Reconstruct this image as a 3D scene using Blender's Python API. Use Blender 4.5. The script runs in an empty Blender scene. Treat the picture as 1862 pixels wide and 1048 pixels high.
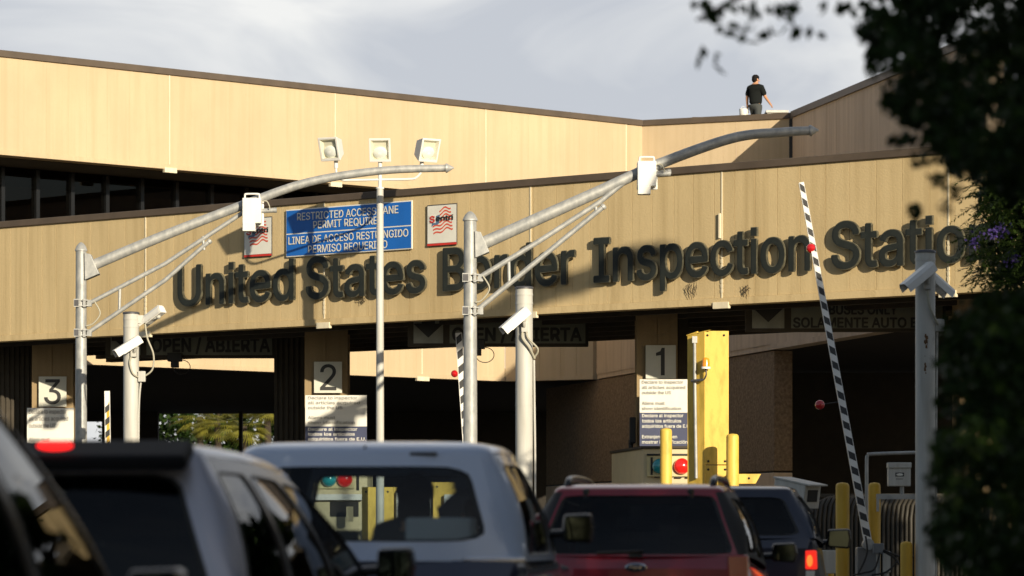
import bpy, bmesh, math, random
import numpy as np
from mathutils import Vector, Matrix
R = math.radians
random.seed(7)
scene = bpy.context.scene
col = scene.collection
# ------------------------------------------------------------------ camera
F, YH, H = 6000.0, 990.0, 1.3           # focal length in photo pixels, horizon row, eye height
cd = bpy.data.cameras.new("camera"); cam = bpy.data.objects.new("camera", cd); col.objects.link(cam)
cam.location = (0, 0, H); cam.rotation_euler = (R(90), 0, 0)
cd.sensor_width = 36; cd.lens = 36 * F / 1862; cd.shift_y = (YH - 524) / 1862
cd.clip_start = 0.2; cd.clip_end = 3000
cd.dof.use_dof = True; cd.dof.focus_distance = 62; cd.dof.aperture_fstop = 2.7
scene.camera = cam
# ------------------------------------------------------------------ light
SUN = Vector((0.5, -1.0, 0.32)).normalized()
sd = bpy.data.lights.new("sun", 'SUN'); sd.energy = 5.0; sd.angle = R(0.5); sd.color = (1.0, 0.87, 0.655)
so = bpy.data.objects.new("sun", sd); col.objects.link(so)
so.rotation_euler = SUN.to_track_quat('Z', 'Y').to_euler()
w = bpy.data.worlds.new("World"); scene.world = w; w.use_nodes = True
nt = w.node_tree; nt.nodes.clear()
N = nt.nodes.new; L = nt.links.new
wo = N('ShaderNodeOutputWorld'); bg = N('ShaderNodeBackground'); bg.inputs[1].default_value = 0.062
sky = N('ShaderNodeTexSky'); sky.sky_type = 'NISHITA'; sky.sun_disc = False
sky.sun_elevation = math.asin(SUN.z); sky.sun_rotation = math.atan2(SUN.x, SUN.y)
sky.air_density = 1.0; sky.dust_density = 1.0; sky.ozone_density = 1.5
tc = N('ShaderNodeTexCoord'); mp = N('ShaderNodeMapping'); mp.inputs['Scale'].default_value = (9, 9, 22)
mp.inputs['Location'].default_value = (3.1, 0.4, 1.7)
nz = N('ShaderNodeTexNoise'); nz.inputs['Scale'].default_value = 1.0; nz.inputs['Detail'].default_value = 5; nz.inputs['Roughness'].default_value = 0.5
nz.inputs['Distortion'].default_value = 0.6
cr = N('ShaderNodeValToRGB'); cr.color_ramp.elements[0].position = 0.42; cr.color_ramp.elements[1].position = 0.66
cr.color_ramp.elements[0].color = (7.7, 8.0, 8.7, 1); cr.color_ramp.elements[1].color = (12.4, 12.3, 12.0, 1)
mx = N('ShaderNodeMixRGB'); mx.inputs[0].default_value = 0.86
L(tc.outputs['Generated'], mp.inputs[0]); L(mp.outputs[0], nz.inputs[0]); L(nz.outputs[0], cr.inputs[0])
sx = N('ShaderNodeSeparateXYZ'); mr = N('ShaderNodeMapRange'); mr.interpolation_type = 'SMOOTHSTEP'      # cloud bank stands in the north, clear sky overhead and behind
mr.inputs[1].default_value = 0.15; mr.inputs[2].default_value = 0.75; mr.inputs[3].default_value = 0.12; mr.inputs[4].default_value = 0.90
L(tc.outputs['Generated'], sx.inputs[0]); L(sx.outputs['Y'], mr.inputs[0]); L(mr.outputs[0], mx.inputs[0])
L(sky.outputs[0], mx.inputs[1]); L(cr.outputs[0], mx.inputs[2]); L(mx.outputs[0], bg.inputs[0]); L(bg.outputs[0], wo.inputs[0])
vs = scene.view_settings; vs.view_transform = 'Standard'; vs.look = 'None'; vs.exposure = 0.32; vs.gamma = 1.0
scene.cycles.max_bounces = 6; scene.cycles.transparent_max_bounces = 16
# ------------------------------------------------------------------ materials
def mat(name, c, rough=0.6, metal=0.0, var=0.0, vscale=(3, 3, 3), bump=0.0, bscale=40, c2=None, det=6, spec=None, emit=None, es=0, coat=0, thr=None):
    m = bpy.data.materials.new(name); m.use_nodes = True
    t = m.node_tree; b = t.nodes['Principled BSDF']; n = t.nodes.new; l = t.links.new
    b.inputs['Base Color'].default_value = (*c, 1); b.inputs['Roughness'].default_value = rough; b.inputs['Metallic'].default_value = metal
    if spec is not None: b.inputs['Specular IOR Level'].default_value = spec
    if coat: b.inputs['Coat Weight'].default_value = coat; b.inputs['Coat Roughness'].default_value = 0.05
    if emit: b.inputs['Emission Color'].default_value = (*emit, 1); b.inputs['Emission Strength'].default_value = es
    co = n('ShaderNodeTexCoord')
    if var or c2:
        if c2 is None: c2 = tuple(x * (1 - var) for x in c)
        mpn = n('ShaderNodeMapping'); mpn.inputs['Scale'].default_value = vscale
        no = n('ShaderNodeTexNoise'); no.inputs['Scale'].default_value = 1; no.inputs['Detail'].default_value = det; no.inputs['Roughness'].default_value = 0.6
        rp = n('ShaderNodeValToRGB'); lo, hi = thr or (0.35, 0.68)
        rp.color_ramp.elements[0].position = lo; rp.color_ramp.elements[1].position = hi
        rp.color_ramp.elements[0].color = (*c2, 1); rp.color_ramp.elements[1].color = (*c, 1)
        l(co.outputs['Object'], mpn.inputs[0]); l(mpn.outputs[0], no.inputs[0]); l(no.outputs[0], rp.inputs[0]); l(rp.outputs[0], b.inputs['Base Color'])
    if bump:
        nb = n('ShaderNodeTexNoise'); nb.inputs['Scale'].default_value = bscale; nb.inputs['Detail'].default_value = 4
        bp = n('ShaderNodeBump'); bp.inputs['Strength'].default_value = bump; bp.inputs['Distance'].default_value = 0.02
        l(co.outputs['Object'], nb.inputs[0]); l(nb.outputs[0], bp.inputs['Height']); l(bp.outputs[0], b.inputs['Normal'])
    return m
def concrete(name, c, dirt, streak=(7, 7, 0.22), bump=0.25):
    """board marked concrete: broad tint, fine vertical rain streaks, speckle"""
    m = mat(name, c, 0.88, var=0.12, vscale=(0.5, 0.5, 0.35), bump=bump, bscale=30, spec=0.2)
    t = m.node_tree; b = t.nodes['Principled BSDF']; n = t.nodes.new; l = t.links.new
    src = b.inputs['Base Color'].links[0].from_socket
    co = n('ShaderNodeTexCoord')
    def layer(src, sc, lo, hi, f, colr):
        mp_ = n('ShaderNodeMapping'); mp_.inputs['Scale'].default_value = sc
        no = n('ShaderNodeTexNoise'); no.inputs['Scale'].default_value = 1; no.inputs['Detail'].default_value = 5
        mr = n('ShaderNodeMapRange'); mr.inputs[1].default_value = lo; mr.inputs[2].default_value = hi; mr.inputs[3].default_value = 0; mr.inputs[4].default_value = f
        mi = n('ShaderNodeMixRGB'); mi.inputs[2].default_value = (*colr, 1)
        l(co.outputs['Object'], mp_.inputs[0]); l(mp_.outputs[0], no.inputs[0]); l(no.outputs[0], mr.inputs[0]); l(mr.outputs[0], mi.inputs[0]); l(src, mi.inputs[1])
        return mi.outputs[0]
    s = layer(src, streak, 0.46, 0.74, 0.55, dirt)
    s = layer(s, (1.6, 1.6, 0.12), 0.5, 0.72, 0.4, dirt)
    s = layer(s, (26, 26, 9), 0.55, 0.8, 0.25, dirt)
    l(s, b.inputs['Base Color'])
    return m
def glass(name, tint, rough=0.0, ior=1.38):
    m = bpy.data.materials.new(name); m.use_nodes = True; t = m.node_tree; t.nodes.clear(); n = t.nodes.new; l = t.links.new
    o = n('ShaderNodeOutputMaterial'); tr = n('ShaderNodeBsdfTransparent'); tr.inputs[0].default_value = (*tint, 1)
    g = n('ShaderNodeBsdfGlossy'); g.inputs['Roughness'].default_value = rough
    mx = n('ShaderNodeMixShader'); mx.inputs[0].default_value = .05
    if ior: fr = n('ShaderNodeFresnel'); fr.inputs[0].default_value = ior; l(fr.outputs[0], mx.inputs[0])
    l(tr.outputs[0], mx.inputs[1]); l(g.outputs[0], mx.inputs[2]); l(mx.outputs[0], o.inputs[0])
    return m
M = {}
M['tan'] = concrete('tan_concrete', (.61, .475, .265), (.38, .28, .14))
M['tan_rear'] = concrete('pale_tan_concrete', (.575, .455, .30), (.46, .355, .22))
M['tan_wing'] = concrete('weathered_tan_concrete', (.66, .53, .40), (.42, .32, .23), streak=(5, 5, 0.3))
M['aggregate'] = mat('exposed_aggregate', (.30, .22, .14), 0.95, c2=(.16, .11, .07), vscale=(14, 14, 14), bump=0.9, bscale=18)
M['cap'] = mat('brown_metal_cap', (.10, .075, .055), 0.6, var=.25, vscale=(2, 2, 2))
M['caulk'] = mat('pale_caulk', (.78, .70, .52), 0.7, var=.2, vscale=(9, 9, 2))
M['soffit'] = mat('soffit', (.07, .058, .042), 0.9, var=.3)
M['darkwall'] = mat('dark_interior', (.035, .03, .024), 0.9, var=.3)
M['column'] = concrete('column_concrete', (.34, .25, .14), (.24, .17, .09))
M['asphalt'] = mat('asphalt', (.055, .053, .05), 0.9, var=.35, vscale=(1.5, 1.5, 1.5), bump=.4, bscale=60)
M['island'] = mat('kerb_concrete', (.36, .34, .30), 0.85, var=.25, bump=.2)
M['roadpaint'] = mat('road_paint', (.75, .74, .70), 0.7, var=.3, vscale=(6, 6, 6))
M['galv'] = mat('galvanised_steel', (.47, .47, .45), 0.5, metal=0.25, c2=(.30, .31, .31), vscale=(9, 9, 5), bump=.08, bscale=30)
M['galv_dark'] = mat('dark_steel', (.10, .10, .11), 0.5, metal=.4, var=.3)
M['galv_dark2'] = mat('grey_enamel', (.16, .17, .18), .5)
M['whitepaint'] = mat('white_painted_steel', (.78, .77, .73), 0.45, var=.10, vscale=(5, 5, 2))
M['postwhite'] = mat('weathered_white_paint', (.57, .565, .53), 0.55, c2=(.43, .42, .38), vscale=(9, 9, .8), bump=.06)
M['rust'] = mat('rust_stain', (.20, .10, .04), 0.9, var=.5, vscale=(20, 20, 20))
M['cable'] = mat('grey_cable', (.40, .38, .30), 0.6)
M['black'] = mat('black_rubber', (.018, .018, .018), 0.6)
M['blackgloss'] = mat('black_plastic', (.012, .013, .015), 0.25)
M['letter'] = mat('dark_green_letter_face', (.008, .0115, .010), 0.65, c2=(.016, .020, .017), vscale=(6, 6, 3))
M['letter_rim'] = mat('letter_rim', (.15, .14, .095), 0.5, c2=(.055, .053, .04), vscale=(12, 12, 12))
M['blue'] = mat('blue_sign', (.012, .135, .52), 0.4, var=.12, vscale=(3, 3, 1))
M['signwhite'] = mat('sign_white', (.74, .73, .67), 0.45, var=.10, vscale=(3, 3, 2))
M['signink'] = mat('faded_ink', (.26, .255, .24), 0.6)
M['signblack'] = mat('sign_black', (.02, .02, .02), 0.5)
M['navy'] = mat('navy_sign_panel', (.045, .055, .12), 0.4, var=.2)
M['red'] = mat('red_paint', (.55, .035, .025), 0.5)
M['flagred'] = mat('flag_red', (.62, .10, .06), 0.5)
M['flagblue'] = mat('flag_blue', (.09, .16, .27), 0.5)
M['duskygrey'] = mat('dusty_grey_sign', (.30, .30, .24), 0.35, c2=(.20, .20, .16), vscale=(3, 3, 2))
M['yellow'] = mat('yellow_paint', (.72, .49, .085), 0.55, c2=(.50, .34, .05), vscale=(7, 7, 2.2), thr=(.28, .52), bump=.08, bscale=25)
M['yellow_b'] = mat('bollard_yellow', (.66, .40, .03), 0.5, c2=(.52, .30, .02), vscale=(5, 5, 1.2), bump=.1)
M['amber'] = mat('amber_lens', (.85, .30, .02), 0.2, coat=.5)
M['redlens'] = mat('red_lens', (.50, .012, .015), 0.12, coat=1)
M['redlit'] = mat('lit_red_lens', (.6, .01, .01), 0.2, emit=(1, .03, .015), es=.35, coat=1)
M['teal'] = mat('teal_lens', (.02, .30, .34), 0.12, coat=1)
M['cream'] = mat('cream_panel', (.62, .53, .33), 0.6, var=.12, vscale=(2, 2, 2))
M['mirror'] = mat('lamp_reflector', (.92, .92, .90), 0.18, metal=1.0)
M['chrome'] = mat('chrome', (.75, .75, .76), 0.12, metal=1.0)
M['mirrorglass'] = mat('mirror_glass', (.05, .065, .06), 0.03, metal=1.0)
M['clearglass'] = glass('clear_glass', (.80, .84, .82))
M['lampglass'] = glass('lamp_glass', (.96, .97, .95), ior=None)
M['broncoglass'] = glass('blue_tinted_glass', (.62, .70, .74))
M['privacy'] = glass('privacy_glass', (.10, .12, .12))
M['tinted'] = glass('tinted_glass', (.25, .29, .31))
M['winglass'] = glass('office_glass', (.25, .22, .18))
M['interior'] = mat('car_interior', (.02, .022, .025), 0.9)
M['seat'] = mat('seat_cloth', (.035, .037, .042), 0.95)
M['duskyplate'] = mat('lane_plate_grey', (.62, .62, .54), .5, var=.1)
M['yellowgreen'] = mat('faded_signal_case', (.62, .55, .30), .6, var=.15)
M['duskygrey2'] = mat('dusky_sign_panel', (.20, .21, .16), .45, var=.2)
M['reflgold'] = mat('pale_reflector', (.80, .77, .64), .35, metal=.15)
M['bulbwhite'] = mat('frosted_bulb', (.85, .86, .84), .15, coat=1)
M['matteblack'] = mat('matte_black_trim', (.008, .009, .011), .7, spec=.15)
def paint(n, c, metal=.25, rough=.35): return mat(n, c, rough, metal=metal, coat=.8, var=.04, vscale=(2, 2, 2))
M['silver'] = paint('silver_paint', (.35, .375, .45), .3)
M['silver2'] = paint('pale_silver_paint', (.34, .355, .40), .3)
M['white_car'] = paint('shade_tinted_white_paint', (.52, .61, .77), 0)  # white paint with the blue of its skylit shade put into the colour
M['navy_car'] = paint('navy_car_paint', (.010, .016, .045), .1)
M['red_car'] = paint('dark_red_paint', (.24, .006, .019), .1)
M['blue_car'] = paint('dark_blue_paint', (.006, .011, .030), .2)
M['pearl'] = paint('pearl_paint', (.66, .63, .55), .1)
M['grey_plastic'] = mat('grey_plastic', (.06, .06, .065), 0.6)
M['tail_on'] = mat('lit_tail_lamp', (.5, .01, .01), 0.3, emit=(1, .03, .015), es=.7)
M['tail_hot'] = mat('tail_lamp_bulb', (.8, .2, .02), 0.3, emit=(1, .18, .03), es=1.2)
M['brake_on'] = mat('lit_brake_lamp', (.6, .01, .01), 0.3, emit=(1, .014, .012), es=1.6)
M['tail_off'] = mat('tail_lamp_lens', (.32, .012, .012), 0.15, coat=1)
M['skin'] = mat('skin', (.50, .26, .15), 0.55)
M['hair'] = mat('black_hair', (.006, .005, .005), 0.75, spec=.2)
M['shirt'] = mat('black_polo', (.009, .011, .011), 0.9, spec=.15)
M['trousers'] = mat('charcoal_trousers', (.045, .05, .05), 0.85)
M['greyshirt'] = mat('dark_shirt', (.03, .035, .045), 0.9)
M['bark'] = mat('bark', (.06, .045, .03), 0.95, var=.5, vscale=(8, 8, 1.5), bump=.8, bscale=12)
def leafmat(n, c, trans=.3):
    m = mat(n, c, 0.5, c2=tuple(x * .5 for x in c), vscale=(2.3, 2.3, 2.3), spec=.12)
    t = m.node_tree; b = t.nodes['Principled BSDF']; o = [x for x in t.nodes if x.type == 'OUTPUT_MATERIAL'][0]
    tl = t.nodes.new('ShaderNodeBsdfTranslucent'); mxx = t.nodes.new('ShaderNodeMixShader'); mxx.inputs[0].default_value = trans
    s = b.inputs['Base Color'].links[0].from_socket
    t.links.new(s, tl.inputs[0]); t.links.new(b.outputs[0], mxx.inputs[1]); t.links.new(tl.outputs[0], mxx.inputs[2]); t.links.new(mxx.outputs[0], o.inputs[0])
    return m
M['leaf'] = leafmat('leaf_green', (.040, .075, .014), .2)
M['leaf_dark'] = leafmat('dark_leaf_green', (.022, .046, .012), .15)
M['fern'] = leafmat('fern_leaf_green', (.050, .085, .018), .25)
M['palm'] = leafmat('palm_green', (.40, .38, .07), .35)
M['flower'] = mat('purple_blossom', (.075, .045, .24), 0.7, var=.4, vscale=(20, 20, 20))
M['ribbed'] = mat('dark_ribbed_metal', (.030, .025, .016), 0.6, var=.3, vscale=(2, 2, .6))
M['paper'] = mat('white_paper', (.70, .72, .70), 0.7)
M['bluecloth'] = mat('blue_cloth', (.02, .05, .22), .8)
# ------------------------------------------------------------------ helpers
def P(px, py, Y): return Vector(((px - 931) / F * Y, Y, H + (YH - py) / F * Y))
def worldbase(o):
    v = Vector((0, 0, 0))
    while o is not None: v = v + o.location; o = o.parent
    return v
def tag(o, label=None, cat=None, group=None, kind=None):
    if label: o['label'] = label
    if cat: o['category'] = cat
    if group: o['group'] = group
    if kind: o['kind'] = kind
    return o
def thing(name, label, cat, loc=(0, 0, 0), rz=0, group=None):
    o = bpy.data.objects.new(name, None); o.empty_display_size = .3; col.objects.link(o)
    o.location = loc; o.rotation_euler = (0, 0, rz)
    return tag(o, label, cat, group)
class MB:
    def __init__(s): s.v = []; s.f = []; s.mi = []; s.sm = []
    def add(s, vs, fs, mi=0, smooth=False):
        b = len(s.v); s.v += [Vector(v) for v in vs]
        for f in fs: s.f.append([b + i for i in f]); s.mi.append(mi); s.sm.append(smooth)
        return s
    def obox(s, o, ax, ay, az, mi=0):
        o, ax, ay, az = map(Vector, (o, ax, ay, az))
        vs = [o, o + ax, o + ax + ay, o + ay, o + az, o + ax + az, o + ax + ay + az, o + ay + az]
        fl = [(0, 3, 2, 1), (4, 5, 6, 7), (0, 1, 5, 4), (1, 2, 6, 5), (2, 3, 7, 6), (3, 0, 4, 7)]
        if ax.cross(ay).dot(az) < 0: fl = [tuple(reversed(f)) for f in fl]
        return s.add(vs, fl, mi)
    def box(s, c, d, mi=0):
        c, d = Vector(c), Vector(d)
        return s.obox(c - d / 2, (d.x, 0, 0), (0, d.y, 0), (0, 0, d.z), mi)
    def path(s, pts, rad, seg=14, mi=0, caps=True):
        pts = [Vector(p) for p in pts]; n = len(pts)
        if not hasattr(rad, '__len__'): rad = [rad] * n
        vs = []; up = None
        for i, p in enumerate(pts):
            d = (pts[min(i + 1, n - 1)] - pts[max(i - 1, 0)]).normalized()
            if up is None:
                a = Vector((0, 0, 1)) if abs(d.z) < .9 else Vector((1, 0, 0)); up = a
            x = d.cross(up).normalized(); y = x.cross(d).normalized(); up = y
            for k in range(seg):
                t = 2 * math.pi * k / seg; vs.append(p + (x * math.cos(t) + y * math.sin(t)) * rad[i])
        fs = [(i * seg + k, i * seg + (k + 1) % seg, (i + 1) * seg + (k + 1) % seg, (i + 1) * seg + k) for i in range(n - 1) for k in range(seg)]
        s.add(vs, fs, mi, True)
        if caps:
            s.add(vs[:seg], [tuple(range(seg))], mi); s.add(vs[-seg:], [tuple(range(seg))[::-1]], mi)
        return s
    def lathe(s, o, axis, prof, seg=20, mi=0):
        """prof: (distance along axis, radius)"""
        axis = Vector(axis).normalized(); o = Vector(o)
        return s.path([o + axis * a for a, r in prof], [max(r, 1e-4) for a, r in prof], seg, mi, True)
    def ell(s, c, rx, ry, rz, seg=16, rings=10, mi=0, rot=None):
        c = Vector(c); vs = []
        for i in range(rings + 1):
            a = math.pi * i / rings
            for k in range(seg):
                b = 2 * math.pi * k / seg
                v = Vector((rx * math.sin(a) * math.cos(b), ry * math.sin(a) * math.sin(b), rz * math.cos(a)))
                if rot: v = rot @ v
                vs.append(c + v)
        fs = [(i * seg + k, (i + 1) * seg + k, (i + 1) * seg + (k + 1) % seg, i * seg + (k + 1) % seg) for i in range(rings) for k in range(seg)]
        return s.add(vs, fs, mi, True)
    def prism(s, loop, d, mi=0):
        """loop: 3-D polygon (counter-clockwise seen from the side d points away to), d: extrusion"""
        loop = [Vector(p) for p in loop]; d = Vector(d); n = len(loop)
        vs = loop + [p + d for p in loop]
        fs = [tuple(range(n))[::-1], tuple(range(n, 2 * n))] + [(i, (i + 1) % n, n + (i + 1) % n, n + i) for i in range(n)]
        return s.add(vs, fs, mi)
    def strip(s, A, B, mi=0, smooth=True):
        n = len(A); return s.add(list(A) + list(B), [(i, i + 1, n + i + 1, n + i) for i in range(n - 1)], mi, smooth)
    def build(s, name, mats, parent=None, bevel=0, local=False, recalc=True):
        me = bpy.data.meshes.new(name)
        off = Vector((0, 0, 0)) if (local or parent is None) else worldbase(parent)
        me.from_pydata([v - off for v in s.v], [], s.f)
        if not isinstance(mats, (list, tuple)): mats = [mats]
        for m in mats: me.materials.append(M[m] if isinstance(m, str) else m)
        me.polygons.foreach_set('material_index', s.mi); me.polygons.foreach_set('use_smooth', s.sm)
        if recalc:
            bm = bmesh.new(); bm.from_mesh(me); bmesh.ops.recalc_face_normals(bm, faces=bm.faces); bm.to_mesh(me); bm.free()
        me.update()
        o = bpy.data.objects.new(name, me); col.objects.link(o)
        if parent: o.parent = parent
        if bevel:
            md = o.modifiers.new('b', 'BEVEL'); md.width = bevel; md.segments = 2; md.limit_method = 'ANGLE'; md.angle_limit = R(40)
        return o
class Frame:
    """a vertical plane: origin, direction t along it, outward normal n"""
    def __init__(s, o, t):
        s.o = Vector((o[0], o[1], 0)); s.t = Vector((t[0], t[1], 0)).normalized(); s.n = Vector((s.t.y, -s.t.x, 0))
    def pt(s, u, z, d=0): return s.o + s.t * u + s.n * d + Vector((0, 0, z))
    def hit(s, px, py, d=0):
        k = (px - 931) / F; o = s.o + s.n * d
        Y = s.n.dot(o) / (s.n.x * k + s.n.y); p = P(px, py, Y)
        return (p - o).dot(s.t), p.z
    def box(s, mb, u0, u1, z0, z1, d0, d1, mi=0):
        return mb.obox(s.pt(u0, z0, d0), s.t * (u1 - u0), s.n * (d1 - d0), (0, 0, z1 - z0), mi)
def F_line(a, b): return Frame(a, (b[0] - a[0], b[1] - a[1]))
def facing(x, y): return Frame((x, y), (1, 0))
try: INTER = bpy.data.fonts.load(bpy.utils.system_resource('DATAFILES') + '/fonts/Inter.woff2')
except Exception: INTER = None
GLY = {}
def text_geo(body, size=1, bold=0.0, ext=0.0, space=1.0, res=4, shear=0):
    """glyph outlines as (verts, faces); strokes are thickened by laying slightly shifted copies over each other, each a hair in front of the last"""
    key = (body, res, shear)
    if key not in GLY:
        cu = bpy.data.curves.new('t', 'FONT'); cu.body = body; cu.resolution_u = res; cu.shear = shear
        if INTER: cu.font = INTER
        o = bpy.data.objects.new('t', cu); col.objects.link(o)
        dg = bpy.context.evaluated_depsgraph_get(); me = bpy.data.meshes.new_from_object(o.evaluated_get(dg))
        bm = bmesh.new(); bm.from_mesh(me); bmesh.ops.remove_doubles(bm, verts=bm.verts, dist=1e-5); bm.verts.index_update()
        comp = {}; nc = 0
        for v in bm.verts:
            if v.index in comp: continue
            st = [v]; comp[v.index] = nc
            while st:
                q = st.pop()
                for e in q.link_edges:
                    w_ = e.other_vert(q)
                    if w_.index not in comp: comp[w_.index] = nc; st.append(w_)
            nc += 1
        tri = [f for f in bm.faces]; cen = np.array([tuple(f.calc_center_median())[:2] for f in tri]); drop = []   # outlines that cross themselves leave doubled faces
        ar = [f.calc_area() for f in tri]
        for i, f in enumerate(tri):
            P3 = np.array([tuple(v.co)[:2] for v in f.verts]); n_ = len(P3); sg = []
            for a in range(n_): q0, q1 = P3[a], P3[(a + 1) % n_]; sg.append((q1[0] - q0[0]) * (cen[:, 1] - q0[1]) - (q1[1] - q0[1]) * (cen[:, 0] - q0[0]))
            sg = np.array(sg); ins = np.all(sg > 1e-9, 0) | np.all(sg < -1e-9, 0); ins[i] = False
            for j in np.nonzero(ins)[0]:
                if comp[tri[j].verts[0].index] == comp[f.verts[0].index] and ar[j] <= ar[i]: drop.append(tri[j])
        bmesh.ops.delete(bm, geom=list(set(drop)), context='FACES_ONLY')
        vs = [(v.co.x, v.co.y, comp[v.index] % 3) for v in bm.verts]; fs = []
        for f in bm.faces:
            ids = [v.index for v in f.verts]
            fs.append(tuple(ids if f.normal.z > 0 else ids[::-1]))
        be = [tuple(v.index for v in e.verts) for e in bm.edges if len(e.link_faces) == 1]
        bm.free(); bpy.data.objects.remove(o); bpy.data.curves.remove(cu); bpy.data.meshes.remove(me)
        GLY[key] = (vs, fs, be)
    vs0, fs0, be = GLY[key]; vs = []; fs = []
    ring = [(0, 0)] if bold <= 0 else [(math.cos(a) * bold, math.sin(a) * bold) for a in np.arange(8) * math.pi / 4 + math.pi / 8]
    for i, (dx, dy) in enumerate(ring):
        b = len(vs); n = len(vs0)
        vs += [Vector(((x + dx) * size, (y + dy) * size, ext + .0004 * (3 * i + c))) for x, y, c in vs0]; fs += [tuple(b + k for k in f) for f in fs0]
        if ext > .01:
            vs += [Vector(((x + dx) * size, (y + dy) * size, -ext)) for x, y, c in vs0]
            fs += [(b + p, b + q, b + n + q, b + n + p) for p, q in be]
    return vs, fs
CAPH = None
def bounds(vs):
    return min(v.x for v in vs), max(v.x for v in vs), min(v.y for v in vs), max(v.y for v in vs)
def put_text(mb, fr, body, u0, u1, z0, capz, d, bold=0.02, ext=.004, mi=0, **k):
    """text with its left edge at u0, right edge at u1, baseline z0, cap height capz"""
    global CAPH
    if CAPH is None: b = bounds(text_geo('H')[0]); CAPH = b[3] - b[2]
    sz = capz / CAPH; vs, fs = text_geo(body, sz, bold, ext, **k); b = bounds(vs)
    sx = (u1 - u0) / (b[1] - b[0]) if u1 else 1
    mb.add([fr.pt(u0 + (v.x - b[0]) * sx, z0 + v.y, d + v.z) for v in vs], fs, mi)
    return b
def tri_mesh(name, V, Fc, m, parent=None, mi=None):
    """V (n,3) array world coords, Fc (k,4) quads"""
    me = bpy.data.meshes.new(name)
    off = np.array(worldbase(parent)) if parent else np.zeros(3)
    V = V - off; n = len(V); k = len(Fc)
    me.vertices.add(n); me.vertices.foreach_set('co', V.astype(np.float32).ravel())
    me.loops.add(4 * k); me.loops.foreach_set('vertex_index', Fc.astype(np.int32).ravel())
    me.polygons.add(k); me.polygons.foreach_set('loop_start', np.arange(0, 4 * k, 4, dtype=np.int32))
    if mi is not None: me.polygons.foreach_set('material_index', mi.astype(np.int32))
    for x in (m if isinstance(m, (list, tuple)) else [m]): me.materials.append(M[x])
    me.update(); me.validate()
    o = bpy.data.objects.new(name, me); col.objects.link(o)
    if parent: o.parent = parent
    return o
def leaf_quads(C, size, rng, aspect=.5, droop=.3):
    """pointed leaf shaped quads at centres C"""
    n = len(C); d = rng.normal(size=(n, 3)); d[:, 2] -= droop; d /= np.linalg.norm(d, axis=1)[:, None]
    e = rng.normal(size=(n, 3)); s = np.cross(d, e); s /= np.linalg.norm(s, axis=1)[:, None]
    sz = size * rng.uniform(.6, 1.35, (n, 1))
    V = np.stack([C - d * sz * .5, C + s * sz * aspect * .5 - d * sz * .05, C + d * sz * .5, C - s * sz * aspect * .5 - d * sz * .05], 1).reshape(-1, 3)
    return V, np.arange(4 * n).reshape(n, 4)
def clumped(centres, radii, per, rng):
    out = []
    for c, r in zip(centres, radii):
        p = rng.normal(size=(per, 3)); p /= np.linalg.norm(p, axis=1)[:, None]; p *= rng.uniform(.25, 1, (per, 1)) ** .5
        out.append(np.array(c) + p * np.array([r, r, r * .75]))
    return np.concatenate(out)
# ------------------------------------------------------------------ ground
g = MB(); g.add([(-900, -300, 0), (900, -300, 0), (900, 1500, 0), (-900, 1500, 0)], [(0, 1, 2, 3)])
tag(g.build('ground', 'asphalt'), kind='structure')
for i, x in enumerate((-6.4, -2.9, .6, 4.1)):     # lane lines run along the queue, about 7 degrees off the view
    a = Vector((x - .12 * 20, 0, .004)); dr = Vector((.12, .993, 0)); sd_ = Vector((.06, 0, 0))
    m = MB()
    for k in range(0, 48, 4): p = a + dr * k; m.add([p - sd_, p + sd_, p + sd_ + dr * 2.4, p - sd_ + dr * 2.4], [(0, 1, 2, 3)])
    tag(m.build('lane_marking', 'roadpaint'), kind='structure')
# ------------------------------------------------------------------ front canopy
A0 = P(0, 0, 71.1); A1 = P(1740, 0, 57.4); FR = F_line(A0, A1)
ZB, ZT = 5.67, 8.12
uL, uR = FR.hit(-160, 0)[0], FR.hit(2050, 0)[0]
canopy = thing('inspection_canopy', 'long tan concrete canopy over the numbered lanes carrying the dark letters', 'canopy', (0, 0, 0))
def board_face(mb, fr, u0, u1, z0, z1, d, bw, rng, groove=.011, depth=.012):
    """wall face with narrow vertical board grooves"""
    u = u0
    while u < u1 - .01:
        w_ = min(bw * rng.uniform(.8, 1.2), u1 - u)
        mb.add([fr.pt(u, z0, d), fr.pt(u + w_ - groove, z0, d), fr.pt(u + w_ - groove, z1, d), fr.pt(u, z1, d)], [(0, 1, 2, 3)])
        if w_ > groove:
            a, b = u + w_ - groove, u + w_
            mb.add([fr.pt(a, z0, d), fr.pt(a + .003, z0, d - depth), fr.pt(b - .003, z0, d - depth), fr.pt(b, z0, d),
                    fr.pt(a, z1, d), fr.pt(a + .003, z1, d - depth), fr.pt(b - .003, z1, d - depth), fr.pt(b, z1, d)], [(0, 1, 5, 4), (1, 2, 6, 5), (2, 3, 7, 6)])
        u += w_
rg = random.Random(3)
m = MB(); board_face(m, FR, uL, uR, ZB + .13, ZT, 0, .46, rg)
FR.box(m, uL, uR, ZB + .0, ZT - .01, -.30, -.02)
m.build('fascia', 'tan', canopy, recalc=False)
m = MB(); FR.box(m, uL, uR, ZB - .004, ZB + .125, -.018, .035); m.build('fascia_lip', 'tan', canopy, bevel=.008)
m = MB(); FR.box(m, uL, uR, ZT - .005, ZT + .13, -.34, .05); m.build('parapet_cap', 'cap', canopy, bevel=.01)
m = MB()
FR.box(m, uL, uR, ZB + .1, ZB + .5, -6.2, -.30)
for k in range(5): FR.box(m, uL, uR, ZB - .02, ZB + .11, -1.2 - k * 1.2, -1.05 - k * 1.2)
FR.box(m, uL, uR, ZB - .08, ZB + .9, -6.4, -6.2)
m.build('roof_slab', 'soffit', canopy)
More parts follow.
